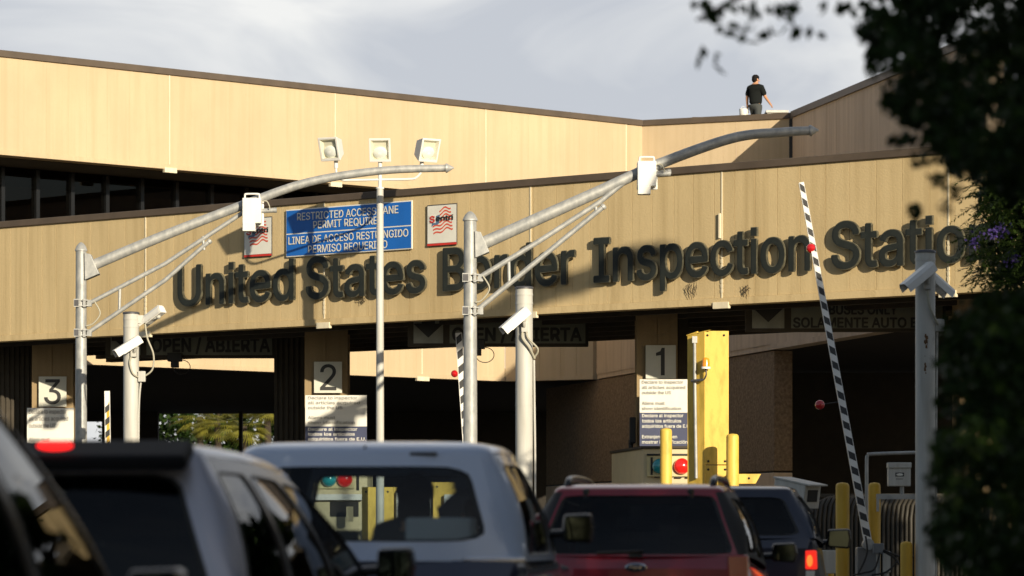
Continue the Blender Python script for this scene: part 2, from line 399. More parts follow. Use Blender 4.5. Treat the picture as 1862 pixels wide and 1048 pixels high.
for px in (265, 590, 965, 1313, 1725):       # expansion joints with a drip clip
    u = FR.hit(px, 500)[0]; j = MB()
    zlo = ZB + .12; n = 10; pts = []
    j_top = ZT - .01
    FR.box(j, u - .014, u + .014, zlo, j_top, -.004, .012)
    if px == 1313:
        FR.box(j, u - .05, u - .02, zlo + 1.1, zlo + 1.55, 0, .05)
    for k in range(8): FR.box(j, u - .022 + .004 * rg.random(), u + .022, zlo + .1 + .09 * k, zlo + .17 + .09 * k, .001, .018)
    jj = j.build('joint_strip', 'caulk', canopy)
    c = MB(); FR.box(c, u - .17, u + .17, ZB - .07, ZB + .05, -.02, .06); c.build('drip_clip', 'caulk', jj, bevel=.006)
# columns and deeper piers
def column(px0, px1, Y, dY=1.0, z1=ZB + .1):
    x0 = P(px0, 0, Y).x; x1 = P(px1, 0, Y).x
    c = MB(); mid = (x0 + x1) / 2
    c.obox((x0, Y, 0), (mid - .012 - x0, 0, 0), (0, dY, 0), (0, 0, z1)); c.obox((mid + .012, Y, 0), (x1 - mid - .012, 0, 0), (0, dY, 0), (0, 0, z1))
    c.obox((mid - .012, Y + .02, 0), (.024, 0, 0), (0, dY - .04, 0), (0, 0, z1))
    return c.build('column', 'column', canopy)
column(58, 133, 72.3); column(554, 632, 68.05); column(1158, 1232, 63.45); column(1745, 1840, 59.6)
def pier(px0, px1, Y):
    x0 = P(px0, 0, Y).x; x1 = P(px1, 0, Y).x; c = MB(); n = int((x1 - x0) / .11)
    c.obox((x0, Y + .05, 0), (x1 - x0, 0, 0), (0, 2.2, 0), (0, 0, ZB + .1))
    for k in range(n): c.obox((x0 + (k + .1) * (x1 - x0) / n, Y, 0), ((x1 - x0) / n * .55, 0, 0), (0, .05, 0), (0, 0, ZB + .1))
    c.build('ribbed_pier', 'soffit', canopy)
pier(-90, 56, 73.4); pier(498, 556, 70.5); pier(1232, 1252, 64.4)
# ------------------------------------------------------------------ rear building
rear = thing('office_building', 'large tan concrete office building rising behind the canopy with dark window band', 'building')
Zr = lambda dz: H + dz
PA, PB, PC, PD = P(0, 0, 78.6), P(1168, 0, 91.6), P(1440, 0, 90.0), P(1560, 0, 80.0)
TOP, BOT = 12.92, 10.58
A_ext = PA + (PA - PB) * .25; RA = F_line(A_ext, PB); lenA = (PB - A_ext).xy.length
RM = F_line(PB, PC); lenM = (PC - PB).xy.length
# left face
m = MB(); board_face(m, RA, 0, lenA, BOT + .12, TOP, 0, .62, rg, .007, .004); RA.box(m, 0, lenA - .02, BOT, TOP - .01, -.4, -.02); m.build('upper_fascia', 'tan_rear', rear, recalc=False)
m = MB(); RA.box(m, 0, lenA - .03, BOT - .004, BOT + .115, -.018, .04); m.build('fascia_lip', 'tan_rear', rear, bevel=.008)
m = MB(); RA.box(m, 0, lenA - .02, TOP - .004, TOP + .15, -.5, .06); m.build('parapet_cap', 'cap', rear)
for px in (-40, 308, 609, 883, 1138):
    u = RA.hit(px, 300)[0]; j = MB(); RA.box(j, u - .014, u + .014, BOT + .12, TOP - .01, -.004, .012); jj = j.build('joint_strip', 'caulk', rear)
    if px < 700: c = MB(); RA.box(c, u - .18, u + .18, BOT - .09, BOT + .03, -.02, .07); c.build('drip_clip', 'caulk', jj)
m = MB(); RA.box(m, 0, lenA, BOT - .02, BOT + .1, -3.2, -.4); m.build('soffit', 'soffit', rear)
# window band recessed behind the fascia
m = MB(); RA.box(m, 0, lenA, 7.9, BOT - .03, -2.0, -1.9); win = m.build('window_band', 'winglass', rear)
for px in np.linspace(-60, 700, 13):
    u = RA.hit(px, 350, -1.85)[0]; c = MB(); RA.box(c, u - .05, u + .05, 7.9, BOT - .04, -1.89, -1.78); c.build('mullion', 'blackgloss', rear)
m = MB(); RA.box(m, 0, lenA, 7.7, BOT, -6.0, -5.9); RA.box(m, 0, lenA, 7.75, 7.9, -5.9, -1.7)
for px in (160, 245, 330, 470, 560): u = RA.hit(px, 350, -4)[0]; RA.box(m, u - .3, u + .3, 7.9, 9.5 + .3 * rg.random(), -4.2, -3.8)
m.build('office_interior', 'tan', rear)
m = MB(); board_face(m, RM, .0, lenM, 7.6, TOP, 0, .62, rg, .007, .004); RM.box(m, .02, lenM - .08, 7.6, TOP - .01, -.4, -.02); m.build('upper_fascia', 'tan_rear', rear, recalc=False)
m = MB(); RM.box(m, .03, lenM, TOP - .004, TOP + .15, -.5, .06); m.build('parapet_cap', 'cap', rear)
u = RM.hit(1339, 260)[0]; m = MB(); RM.box(m, u - .006, u + .006, 7.6, TOP - .01, -.01, .004); m.build('joint_strip', 'tan_wing', rear)
m = MB(); RM.box(m, lenM - .07, lenM + .05, 7.6, TOP - .02, -.35, .03); m.build('corner_joint', 'black', rear)
# upper wing coming forward on the right, its parapet falling slightly
dW = (PD - PC).xy; dWl = dW.length; dWn = dW / dWl; RW = Frame(PC.xy + dWn * .12, dWn)
LW = 24.0
zD = H + 835 / F * 80.0 - .15
slope = (zD - TOP) / dWl
m = MB(); u = 0
while u < LW:
    w_ = rg.uniform(.5, .75); zt0 = TOP + slope * u; zt1 = TOP + slope * (u + w_)
    m.add([RW.pt(u, 7.6), RW.pt(u + w_ - .014, 7.6), RW.pt(u + w_ - .014, zt1), RW.pt(u, zt0)], [(0, 1, 2, 3)])
    m.add([RW.pt(u + w_ - .014, 7.6, -.015), RW.pt(u + w_, 7.6, -.015), RW.pt(u + w_, zt1, -.015), RW.pt(u + w_ - .014, zt1, -.015)], [(0, 1, 2, 3)])
    u += w_
m.add([RW.pt(0, 7.6, -.4), RW.pt(LW, 7.6, -.4), RW.pt(LW, TOP + slope * LW - .02, -.4), RW.pt(0, TOP - .02, -.4), RW.pt(0, 7.6, -.03), RW.pt(LW, 7.6, -.03), RW.pt(LW, TOP + slope * LW - .02, -.03), RW.pt(0, TOP - .02, -.03)],
      [(0, 1, 2, 3), (4, 5, 6, 7), (0, 4, 7, 3), (1, 5, 6, 2), (3, 7, 6, 2)])
m.build('wing_wall', 'tan_wing', rear, recalc=False)
m = MB(); m.add([RW.pt(a, TOP + slope * a + z, d) for a in (0.0, LW) for z in (0, .17) for d in (-.55, .06)], [(0, 1, 3, 2), (4, 6, 7, 5), (0, 4, 5, 1), (2, 3, 7, 6), (0, 2, 6, 4), (1, 5, 7, 3)]); m.build('parapet_cap', 'cap', rear)
# roof deck
m = MB(); zr = 12.5
pts = [RA.pt(0, zr, -.42), RA.pt(lenA + .25, zr, -.6), RM.pt(lenM - .1, zr, -.42), RM.pt(lenM + 10, zr, -.42), (30, 112, zr), (-30, 112, zr)]
m.prism(pts, (0, 0, .08)); m.build('roof', 'soffit', rear)
# lower storey: lit band under the canopy, right-hand wing and aggregate wall
LA0 = RA.hit(100, 660)[0]; LA1 = RA.hit(918, 690)[0]
ZLT = 8.0
m = MB(); board_face(m, RA, 0, LA1, ZB + .1, ZLT - .3, .0, .55, rg, .007, .005); RA.box(m, 0, LA1 - .01, ZB, ZLT - .3, -.4, -.02); m.build('lower_fascia', 'tan_rear', rear, recalc=False)
m = MB(); RA.box(m, 0, LA1, ZB - .004, ZB + .096, -.018, .045); m.build('fascia_lip', 'tan_rear', rear)
u = RA.hit(767, 660)[0]; m = MB(); RA.box(m, u - .014, u + .014, ZB + .1, ZLT - .31, -.004, .012); j = m.build('joint_strip', 'caulk', rear)
m = MB(); RA.box(m, u - .2, u + .2, ZB - .08, ZB + .03, -.02, .07); m.build('drip_clip', 'caulk', j)
LB = RA.pt(LA1, 0); LC = P(1083, 0, 87.3); LD = P(1590, 0, 68.0)
LM = F_line(LB, LC); lenLM = (LC - LB).xy.length; LWg = F_line(LC, LD); lenLW = (LD - LC).xy.length
m = MB(); board_face(m, LM, .01, lenLM - .06, ZB + .1, ZLT - .3, 0, .55, rg); LM.box(m, .03, lenLM - .08, ZB, ZLT - .31, -.4, -.02); m.build('lower_fascia', 'tan_rear', rear, recalc=False)
m = MB(); LM.box(m, .05, lenLM - .06, ZB - .004, ZB + .096, -.018, .045); m.build('fascia_lip', 'tan_rear', rear)
m = MB(); board_face(m, LWg, .1, lenLW + 8, ZB + .12, ZLT, 0, .55, rg); LWg.box(m, .1, lenLW + 8, ZB, ZLT - .01, -.4, -.02); m.build('lower_wing_fascia', 'tan_wing', rear, recalc=False)
uo = LWg.hit(1403, 650)[0]
m = MB(); LWg.box(m, uo, lenLW + 8, ZB - .01, ZB + .11, -.018, .05); m.build('fascia_lip', 'tan_wing', rear)
for z0, z1, mm, d in ((2.95, ZB - .02, 'aggregate', -.06), (.0, 2.91, 'tan_wing', -.05)):
    m = MB(); LWg.box(m, -5.0, uo, z0, z1, -.5, d); m.build('aggregate_wall', mm, rear, bevel=.015)
m = MB(); LWg.box(m, -5.0, uo - .2, 2.90, 2.96, -.45, -.10); m.build('wall_joint', 'black', rear)
# flat roof of the lower storey and dark hall behind
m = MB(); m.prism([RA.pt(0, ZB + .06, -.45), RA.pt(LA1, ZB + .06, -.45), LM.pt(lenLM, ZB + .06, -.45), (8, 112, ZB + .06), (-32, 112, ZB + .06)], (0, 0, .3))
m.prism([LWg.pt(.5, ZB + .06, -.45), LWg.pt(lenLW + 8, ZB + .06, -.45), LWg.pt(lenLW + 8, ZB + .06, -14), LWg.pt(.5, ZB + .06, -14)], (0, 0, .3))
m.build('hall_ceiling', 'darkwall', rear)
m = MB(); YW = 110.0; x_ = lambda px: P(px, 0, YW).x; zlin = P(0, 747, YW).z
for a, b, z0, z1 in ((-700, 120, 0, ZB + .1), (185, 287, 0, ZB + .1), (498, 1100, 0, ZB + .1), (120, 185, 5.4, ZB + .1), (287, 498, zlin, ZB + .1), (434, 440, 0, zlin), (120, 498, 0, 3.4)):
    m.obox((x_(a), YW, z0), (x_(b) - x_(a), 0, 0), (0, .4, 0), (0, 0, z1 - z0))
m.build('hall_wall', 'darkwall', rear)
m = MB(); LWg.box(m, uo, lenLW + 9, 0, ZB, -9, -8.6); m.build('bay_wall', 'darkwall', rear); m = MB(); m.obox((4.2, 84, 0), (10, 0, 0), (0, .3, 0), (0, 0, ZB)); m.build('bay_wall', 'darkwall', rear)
# ------------------------------------------------------------------ lettering
words = [('United', 331, 540), ('States', 564, 779), ('Border', 813, 1050), ('Inspection', 1087, 1478), ('Station', 1519, 1812)]
sign = thing('building_lettering', 'dark raised metal letters spelling the station name across the tan canopy front', 'lettering', FR.pt(FR.hit(1000, 0)[0], 6.2))
zb0 = H + 4.915; cap = .80
b = bounds(text_geo('H')[0]); CAPH = b[3] - b[2]
sz = cap / CAPH; HH = bounds(text_geo('HH', sz)[0]); HHw = HH[1] - HH[0]
H1 = bounds(text_geo('H', sz)[0]); H1w = H1[1] - H1[0]
for word, p0, p1 in words:
    u0, u1 = FR.hit(p0, 500)[0], FR.hit(p1, 500)[0]
    xs = []; x = 0
    for ch in word:
        bb = bounds(text_geo(ch, sz)[0]); adv = bounds(text_geo('H' + ch + 'H', sz)[0]); adv = adv[1] - adv[0] - HHw
        xs.append((ch, x + bb[0], bb)); x += adv * .985
    tot = xs[-1][1] + xs[-1][2][1] - xs[-1][2][0] - xs[0][1]; k = (u1 - u0) / tot
    for ch, xx, bb in xs:
        uu = u0 + (xx - xs[0][1]) * k; gl_ = 'ı' if ch == 'i' else ch; g0 = bounds(text_geo(gl_, sz)[0])[0] if ch == 'i' else bb[0]
        if ch == 'i': uu += (g0 - bb[0]) * k
        lm, lf = MB(), MB()
        for mbx, bo, ex, dd in ((lm, .017, .024, .088), (lf, .008, .002, .119)):
            vs_, fs_ = text_geo(gl_, sz, bo, ex); mbx.add([FR.pt(uu + (v.x - g0) * k, zb0 + v.y, dd + v.z) for v in vs_], fs_)
            if ch == 'i':
                iw = bounds(text_geo(gl_, sz)[0]); iw = (iw[1] - iw[0]) * k; o_ = bo * sz; FR.box(mbx, uu - o_, uu + iw + o_, zb0 + cap * .86 - o_, zb0 + cap + o_, dd - ex, dd + ex + .001)
        lo = lm.build('letter', 'letter_rim', sign, recalc=False); lf.build('letter_face', 'letter', lo, recalc=False)
# ------------------------------------------------------------------ signs on the canopy front
def wall_sign(px0, px1, pyt, pyb, d=.05):
    u0 = FR.hit(px0, 400, d)[0]; u1 = FR.hit(px1, 400, d)[0]
    zt = (FR.hit(px0, pyt[0], d)[1] + FR.hit(px1, pyt[1], d)[1]) / 2; zb = (FR.hit(px0, pyb[0], d)[1] + FR.hit(px1, pyb[1], d)[1]) / 2
    return u0, u1, zb, zt
u0, u1, zb, zt = wall_sign(519.5, 749.5, (380, 366), (467, 455))
rs = thing('lane_sign', 'blue bilingual restricted access lane sign with white capitals on the canopy front', 'sign', FR.pt((u0 + u1) / 2, zb, .03))
m = MB(); FR.box(m, u0, u1, zb, zt, .02, .05); m.build('sign_border', 'signwhite', rs, bevel=.02)
zm = zb + (zt - zb) * .485
m = MB()
for a, c in ((zb + .025, zm - .012), (zm + .012, zt - .025)): FR.box(m, u0 + .025, u1 - .025, a, c, .045, .054)
m.build('sign_panel', 'blue', rs)
hgt = zt - zb; wd = u1 - u0
m = MB()
for body, a, c, zz in (('RESTRICTED ACCESS LANE', .095, .895, .755), ('PERMIT REQUIRED', .225, .775, .56), ('LINEA DE ACCESO RESTRINGIDO', .025, .972, .265), ('PERMISO REQUERIDO', .185, .81, .06)):
    put_text(m, FR, body, u0 + wd * a, u0 + wd * c, zb + hgt * zz, hgt * .155, .056, bold=.008, ext=.002)
m.build('sign_text', 'signwhite', rs, recalc=False)
def program_sign(px0, px1, pyt, pyb, label):
    u0, u1, zb, zt = wall_sign(px0, px1, pyt, pyb); W_ = u1 - u0; h_ = zt - zb
    t = thing('program_sign', label, 'sign', FR.pt((u0 + u1) / 2, zb, .03), group='flag program signs on the canopy')
    m = MB(); FR.box(m, u0, u1, zb, zt, .02, .045, 0); m.build('sign_back', 'galv_dark', t)
    m = MB(); FR.box(m, u0 + .012, u1 - .008, zb + .05, zt - .02, .04, .05); m.build('sign_panel', 'signwhite', t)
    m = MB(); FR.box(m, u0 + .005, u1 - .003, zb + .004, zb + .045, .04, .052); m.build('red_border', 'red', t)
    X = lambda a: u0 + a * W_; Z = lambda b_: zb + b_ * h_
    m = MB()
    for i in range(7):                                              # wavy stripes of a flag
        A = []; Bb = []
        for k in range(25):
            s = k / 24
            if i > 3 and s < .38: continue
            xx = .22 + .66 * s + i * -.012; yy = .27 + .083 * i + .14 * s + .035 * math.sin(s * 11 + .4) * (.4 + s)
            A.append(FR.pt(X(xx), Z(yy), .053)); Bb.append(FR.pt(X(xx), Z(yy + .04), .053))
        m.strip(A, Bb)
    m.build('flag_stripes', 'flagred', t, recalc=False)
    m = MB(); A = []; Bb = []
    for k in range(9):
        s = k / 8; A.append(FR.pt(X(.16 + .26 * s), Z(.46 + .09 * s + .02 * math.sin(s * 6)), .0545)); Bb.append(FR.pt(X(.2 + .24 * s), Z(.70 + .05 * s), .0545))
    m.strip(A, Bb); m.build('flag_canton', 'flagblue', t, recalc=False)
    m = MB()
    FR.box(m, X(.08), X(.30), Z(.555), Z(.735), .05, .057, 0)
    m.build('initial_panel', 'signwhite', t)
    m = MB(); put_text(m, FR, 'S', X(.10), X(.28), Z(.57), h_ * .15, .058, bold=.03, ext=.002); m.build('initial_letter', 'red', t, recalc=False)
    m = MB(); put_text(m, FR, 'entri', X(.31), X(.90), Z(.60), h_ * .125, .057, bold=.02, ext=.002); m.build('sign_text', 'signblack', t, recalc=False)
program_sign(443.5, 493.5, (398, 393), (468, 466), 'white flag program sign left of the blue sign, partly behind the white box')
program_sign(776.5, 830, (373, 370), (448, 445), 'white flag program sign fully in view right of the blue sign')
for px, y0, y1, lab in ((1262, 512, 552, 'dry brown vine tuft hanging below the letters left of the joint strip'), (1357, 518, 548, 'dry brown vine tuft hanging below the letters right of the joint strip'), (660, 541, 556, 'thin dry twigs sticking out under the second word of letters')):
    rv = random.Random(px); u_, z_ = FR.hit(px, y0); z2 = FR.hit(px, y1)[1]; t = thing('dry_vine', lab, 'dry plant', FR.pt(u_, z_, .05)); m = MB()
    for k in range(9):
        a = rv.uniform(-.12, .12); b_ = a * .4 + rv.uniform(-.10, .06); ln = rv.uniform(.3, 1)
        m.path([FR.pt(u_ + a, z_ - rv.uniform(0, .1), .03), FR.pt(u_ + (a + b_) / 2 + rv.uniform(-.05, .05), z_ + (z2 - z_) * ln * .5, .05), FR.pt(u_ + b_, z_ + (z2 - z_) * ln, .03)], .004, 5)
    m.build('stems', 'bark', t)
# ------------------------------------------------------------------ lane number plates, declaration boards, hanging open signs
def plate(num, px0, px1, py0, py1, Y, label):
    fr = facing(0, Y); a = P(px0, py1, Y); b_ = P(px1, py0, Y)
    t = thing('lane_number_plate', label, 'sign', ((a.x + b_.x) / 2, Y, a.z), group='lane number plates on the columns')
    m = MB(); fr.box(m, a.x, b_.x, a.z, b_.z, -.02, .02); m.build('plate', 'duskyplate', t, bevel=.005)
    h_ = b_.z - a.z; w_ = b_.x - a.x
    m = MB()
    lw = {'1': (.34, .62), '2': (.22, .80), '3': (.20, .80)}[num]
    if num == '1':
        q = lambda x, z: fr.pt(a.x + w_ * x, a.z + h_ * z, .0215)
        m.prism([q(.50, .10), q(.63, .10), q(.63, .92), q(.53, .92), q(.48, .82), q(.34, .77), q(.34, .68), q(.50, .70)], (0, -.003, 0))
    else: put_text(m, fr, num, a.x + w_ * lw[0], a.x + w_ * lw[1], a.z + h_ * .10, h_ * .80, .024, bold=.006, ext=.003, res=8)
    m.build('numeral', 'signblack', t)

plate('3', 70.5, 121, 685, 740, 72.2, 'grey plate with numeral 3 on the leftmost column')
plate('2', 571, 622, 658, 715, 67.95, 'grey plate with numeral 2 on the middle column')
plate('1', 1174, 1229, 628, 689, 63.35, 'grey plate with numeral 1 on the right column by the yellow tower')
EN = ['Declare to inspector', 'all articles acquired', 'outside the US', None, 'Aliens must', 'show identification']
ES = ['Declare al inspector', 'todos los artículos', 'adquiridos fuera de E.U.', None, 'Extranjeros deben', 'mostrar identificación']
def board(px0, px1, py0, pym, py1, Y, label):
    fr = facing(0, Y); a = P(px0, py1, Y); b_ = P(px1, py0, Y); zm = P(0, pym, Y).z
    t = thing('declaration_board', label, 'sign', ((a.x + b_.x) / 2, Y, a.z), group='bilingual declaration boards')
    m = MB(); fr.box(m, a.x, b_.x, a.z, zm, -.05, 0); m.build('lower_panel', 'navy', t, bevel=.004)
    m = MB(); fr.box(m, a.x, b_.x, zm + .002, b_.z, -.05, 0); m.build('upper_panel', 'signwhite', t, bevel=.004)
    W_ = b_.x - a.x; st = (b_.z - zm) / 6.35
    for lines, ztop, mm, bo, nm in ((EN, b_.z, 'signink', .004, 'english_text'), (ES, zm, 'signwhite', .016, 'spanish_text')):
        m = MB()
        for i, s in enumerate(lines):
            if s: 
                frac = len(s) / 20 * .80
                put_text(m, fr, s, a.x + W_ * .045, a.x + W_ * (.045 + min(frac, .94)), ztop - st * (i + .82), st * .60, .004, bold=bo, ext=.002)
        m.build(nm, mm, t, recalc=False)
board(49, 134, 742, 823, 905, 71.6, 'white and navy declaration board below plate 3, half hidden by cars')
board(555, 667, 719, 776, 882, 67.3, 'white and navy declaration board under plate 2, cut by a diagonal shade line')
board(1163, 1257, 690, 751, 812, 62.5, 'white and navy declaration board beside the yellow guard tower')
def hanging_sign(pxa, pxs, pxb, py0, py1, Y, lines, label, text_px):
    fr = facing(0, Y); a = P(pxa, py1, Y); b_ = P(pxb, py0, Y); xs = P(pxs, 0, Y).x
    t = thing('hanging_lane_sign', label, 'sign', ((a.x + b_.x) / 2, Y, a.z), group='overhead lane signs under the canopy')
    m = MB(); fr.box(m, a.x, b_.x, a.z, b_.z, -.25, -.02); m.build('sign_case', 'soffit', t, bevel=.01)
    m = MB(); fr.box(m, a.x + .12, xs - .08, a.z + .06, b_.z - .05, -.03, 0); m.build('arrow_panel', 'duskygrey', t)
    m = MB(); fr.box(m, xs + .05, b_.x - .06, a.z + .06, b_.z - .05, -.03, 0); m.build('text_panel', 'duskygrey2', t)
    cx = (a.x + .12 + xs - .08) / 2; zt_ = b_.z - .1; zb_ = a.z + .17
    m = MB(); q = lambda x, z: fr.pt(x, z, .004)
    m.prism([q(cx, zb_), q(cx + .30, zb_ + .28), q(cx - .30, zb_ + .28)], (0, -.004, 0)); m.prism([q(cx - .13, zb_ + .279), q(cx + .13, zb_ + .279), q(cx + .13, zt_), q(cx - .13, zt_)], (0, -.004, 0)); m.build('arrow', 'signblack', t)
    m = MB(); h_ = b_.z - a.z
    for (s, p0, p1, f0, fh) in lines: put_text(m, fr, s, P(p0, 0, Y).x, P(p1, 0, Y).x, a.z + h_ * f0, h_ * fh, .004, bold=.03, ext=.002)
    m.build('sign_text', 'signblack', t, recalc=False)

hanging_sign(191, 262, 500, 585, 651, 70.6, [('OPEN / ABIERTA', 275, 491, .17, .36)], 'dusky open lane arrow sign under the canopy near the leftmost column', None)
hanging_sign(741, 813, 1070, 570, 630, 65.4, [('OPEN / ABIERTA', 822, 1058, .17, .38)], 'dusky open lane arrow sign behind the tall mast, between the middle and right columns', None)
hanging_sign(1356, 1434, 1720, 540, 603, 61.3, [('SOLAMENTE AUTO BUS', 1442, 1700, .12, .27), ('BUSES ONLY', 1507, 1632, .50, .27)], 'dusky bus lane arrow sign behind the striped barrier arm', None)
# small traffic signals hung from the left and middle overhead signs
for (px, py, Y) in ((318, 655, 70.4), (868, 632, 65.0)):
    p = P(px, py, Y); t = thing('ceiling_bracket', 'dark bracket hanging below the open sign ' + ('at left' if px < 400 else 'behind the mast'), 'bracket', p)
    m = MB(); m.box(p + Vector((0, 0, .06)), (.3, .25, .18)); m.box(p + Vector((0, 0, -.08)), (.16, .2, .16)); m.build('bracket_body', 'black', t, bevel=.01)
    m = MB(); m.path([p + Vector((.15 + .18 * math.sin(a), -.02, .0 - .15 + .15 * math.cos(a))) for a in np.linspace(0, 4.5, 14)], .009, 6); m.build('cable', 'black', t)
# ------------------------------------------------------------------ mast arms
def arc_pts(ctrl, n=26):
    """smooth curve through control points (Catmull-Rom)"""
    c = [ctrl[0]] + list(ctrl) + [ctrl[-1]]; out = []
    for i in range(1, len(c) - 2):
        for k in range(n):
            t = k / n; p0, p1, p2, p3 = c[i - 1], c[i], c[i + 1], c[i + 2]
            out.append(.5 * ((2 * p1) + (p2 - p0) * t + (2 * p0 - 5 * p1 + 4 * p2 - p3) * t * t + (3 * p1 - p0 - 3 * p2 + p3) * t ** 3))
    out.append(c[-2]); return out
def mast(Y, px, r, pyt, arm, up, lo, struts, clamps, label, cab):
    k = Y / F; base = P(px, 0, Y); base.z = 0
    t = thing('mast_arm_pole', label, 'pole', base, group='galvanised mast arm poles')
    zt = P(px, pyt + 10, Y).z
    m = MB(); m.path([base, Vector((base.x, Y, zt))], [r * 1.22, r], 22)
    m.path([base, base + Vector((0, 0, .03))], [.3, .3], 22); m.build('post', 'galv', t)
    m = MB(); m.lathe((base.x, Y, zt - .02), (0, 0, 1), [(0, r * 1.18), (.03, r * 1.18), (.04, r * 1.1), (.10, r * .85), (.15, r * .4), (.165, .01)]); m.build('post_cap', 'galv', t)
    pts = arc_pts([P(x, y, Y) for x, y in arm]); n = len(pts)
    m = MB(); m.path(pts, [r * (1.02 - .33 * i / (n - 1)) for i in range(n)], 20); ao = m.build('arm', 'galv', t)
    d = (pts[-1] - pts[-2]).normalized(); re = r * .69
    m = MB(); m.lathe(pts[-1] - d * .02, d, [(0, re * 1.3), (.03, re * 1.3), (.05, re * 1.1), (.16, .01)]); m.build('arm_cap', 'galv', ao)
    a = pts[0]                                                     # gusset box where the arm meets the post
    m = MB(); m.prism([P(arm[0][0] - 13, arm[0][1] - 24, Y - .12), P(arm[0][0] - 2, arm[0][1] - 22, Y - .12), P(arm[0][0] + 14, arm[0][1] + 14, Y - .12), P(arm[0][0] - 12, arm[0][1] + 25, Y - .12)], (0, .24, 0)); m.build('gusset', 'galv', t, bevel=.008)
    for q in (up, lo):
        m = MB(); qp = [P(x, y, Y - .02) for x, y in q]; m.path(qp, r * .42, 14)
        dd = (qp[-1] - qp[-2]).normalized(); m.lathe(qp[-1] - dd * .01, dd, [(0, r * .5), (.04, r * .5), (.06, r * .35)], 14); m.build('brace', 'galv', t)
    for (x0, y0, x1, y1) in struts: m = MB(); m.path([P(x0, y0, Y - .02), P(x1, y1, Y - .02)], r * .28, 10); m.build('strut', 'galv', t)
    for cy in clamps:
        z = P(0, cy, Y).z; x = base.x; m = MB()
        for dz in (-.065, .045): m.lathe((x, Y, z + dz), (0, 0, 1), [(0, r * 1.16), (.03, r * 1.16)], 22)
        m.box((x - r * .7, Y - r * 1.25, z), (r * 1.0, .04, .15)); m.box((x + r * .75, Y - r * 1.15, z), (.05, .05, .16)); m.box((x + r * 1.6, Y - .02, z), (r * .9, .10, .12))
        for dz in (-.05, .05): m.path([(x + r * .4, Y - r * 1.5, z + dz), (x + r * 1.5, Y - r * 1.2, z + dz)], .012, 8)
        co = m.build('clamp', 'galv', t)
        m = MB(); m.box((x - r * .7, Y - r * 1.25 - .024, z), (r * .8, .01, .11)); m.build('clamp_pad', 'galv_dark', co)
    m = MB(); m.path(arc_pts([P(x, y, Y - .1) for x, y in cab], 8), .014, 8); m.build('cable', 'cable', t)
    return t
mast(61.5, 147.5, .098, 445, [(166, 484), (300, 428), (440, 374), (560, 332), (690, 311), (812, 306)],
     [(162, 552), (300, 480), (410, 408), (440, 388)], [(162, 604), (300, 510), (370, 448), (380, 440)], [(218, 523, 217, 568), (369, 430, 371, 455)], (552, 606),
     'galvanised mast at left whose sunlit arm crosses the floodlight pole', [(172, 549), (182, 570), (170, 588), (157, 593)])
mast(56.0, 855, .108, 390, [(876, 444), (985, 395), (1090, 348), (1195, 300), (1330, 252), (1420, 241), (1474, 238)],
     [(870, 506), (985, 436), (1090, 368), (1150, 320), (1215, 313)], [(870, 562), (985, 468), (1085, 386), (1096, 377)], [(925, 475, 926, 515), (1083, 372, 1084, 388)], (506, 566),
     'galvanised mast right of centre whose dark arm tip reaches the roof corner', [(878, 502), (890, 525), (876, 546), (864, 550)])
def reader_box(px, py, Y, label):
    c = P(px, py, Y); k = Y / F
    t = thing('antenna_box', label, 'equipment box', c, group='white boxes on the mast arms')
    m = MB(); m.box(c + Vector((0, 0, 0)), (34 * k, .22, 46 * k)); m.build('case', 'whitepaint', t, bevel=.012)
    m = MB(); m.box(c + Vector((1.5 * k, .13, -2 * k)), (38 * k, .06, 50 * k)); m.build('back_plate', 'whitepaint', t, bevel=.02)
    m = MB(); m.box(c + Vector((-5 * k, -.02, -30 * k)), (23 * k, .2, 15 * k)); m.build('lower_case', 'whitepaint', t, bevel=.008)
    m = MB(); m.path(arc_pts([c + Vector((x * k, 0, z * k)) for x, z in ((-13, 22), (-13, 29), (-10, 31), (10, 31), (13, 29), (13, 22))], 5), .018, 8); m.build('handle', 'whitepaint', t)
    m = MB(); m.path([c + Vector((15 * k, .1, 1 * k)), c + Vector((40 * k, .1, 2.5 * k))], .045, 12); m.path([c + Vector((39 * k, .1, 2.4 * k)), c + Vector((44 * k, .1, 2.6 * k))], .05, 12); m.build('stub_pipe', 'galv', t)
    m = MB(); m.path(arc_pts([c + Vector((x * k, .0, z * k)) for x, z in ((16, 17), (26, 18), (31, 10), (32, 4))], 6), .012, 6); m.build('cable', 'cable', t)
reader_box(458.5, 384, 61.35, 'white equipment box with a top handle on the left mast arm, before a flag sign')
reader_box(1176, 317, 55.85, 'white equipment box with a top handle on the right mast arm, above the letters')
# ------------------------------------------------------------------ floodlight pole
YF = 62.9; kf = YF / F; bx = P(691, 0, YF).x
fl = thing('floodlight_pole', 'slim white pole with three floodlights standing before the blue sign', 'lamp post', (bx, YF, 0))
m = MB(); m.path([(bx, YF, 0), (bx, YF, P(0, 342, YF).z)], [.085, .066], 18); m.path([(bx, YF, 0), (bx, YF, .03)], .2, 18); m.build('pole', 'postwhite', fl)
m = MB(); m.lathe((bx, YF, P(0, 344, YF).z), (0, 0, 1), [(0, .08), (.03, .08)], 18); m.path([(bx, YF, P(0, 342, YF).z), (bx, YF, P(0, 294, YF).z)], .036, 14); m.build('tenon', 'whitepaint', fl)
m = MB()
m.path(arc_pts([P(x, y, YF) for x, y in ((611, 296), (612, 316), (622, 327), (640, 328), (691, 327), (745, 326), (757, 323), (766, 312), (767, 297))], 8), .024, 10); m.build('crossbar', 'whitepaint', fl)
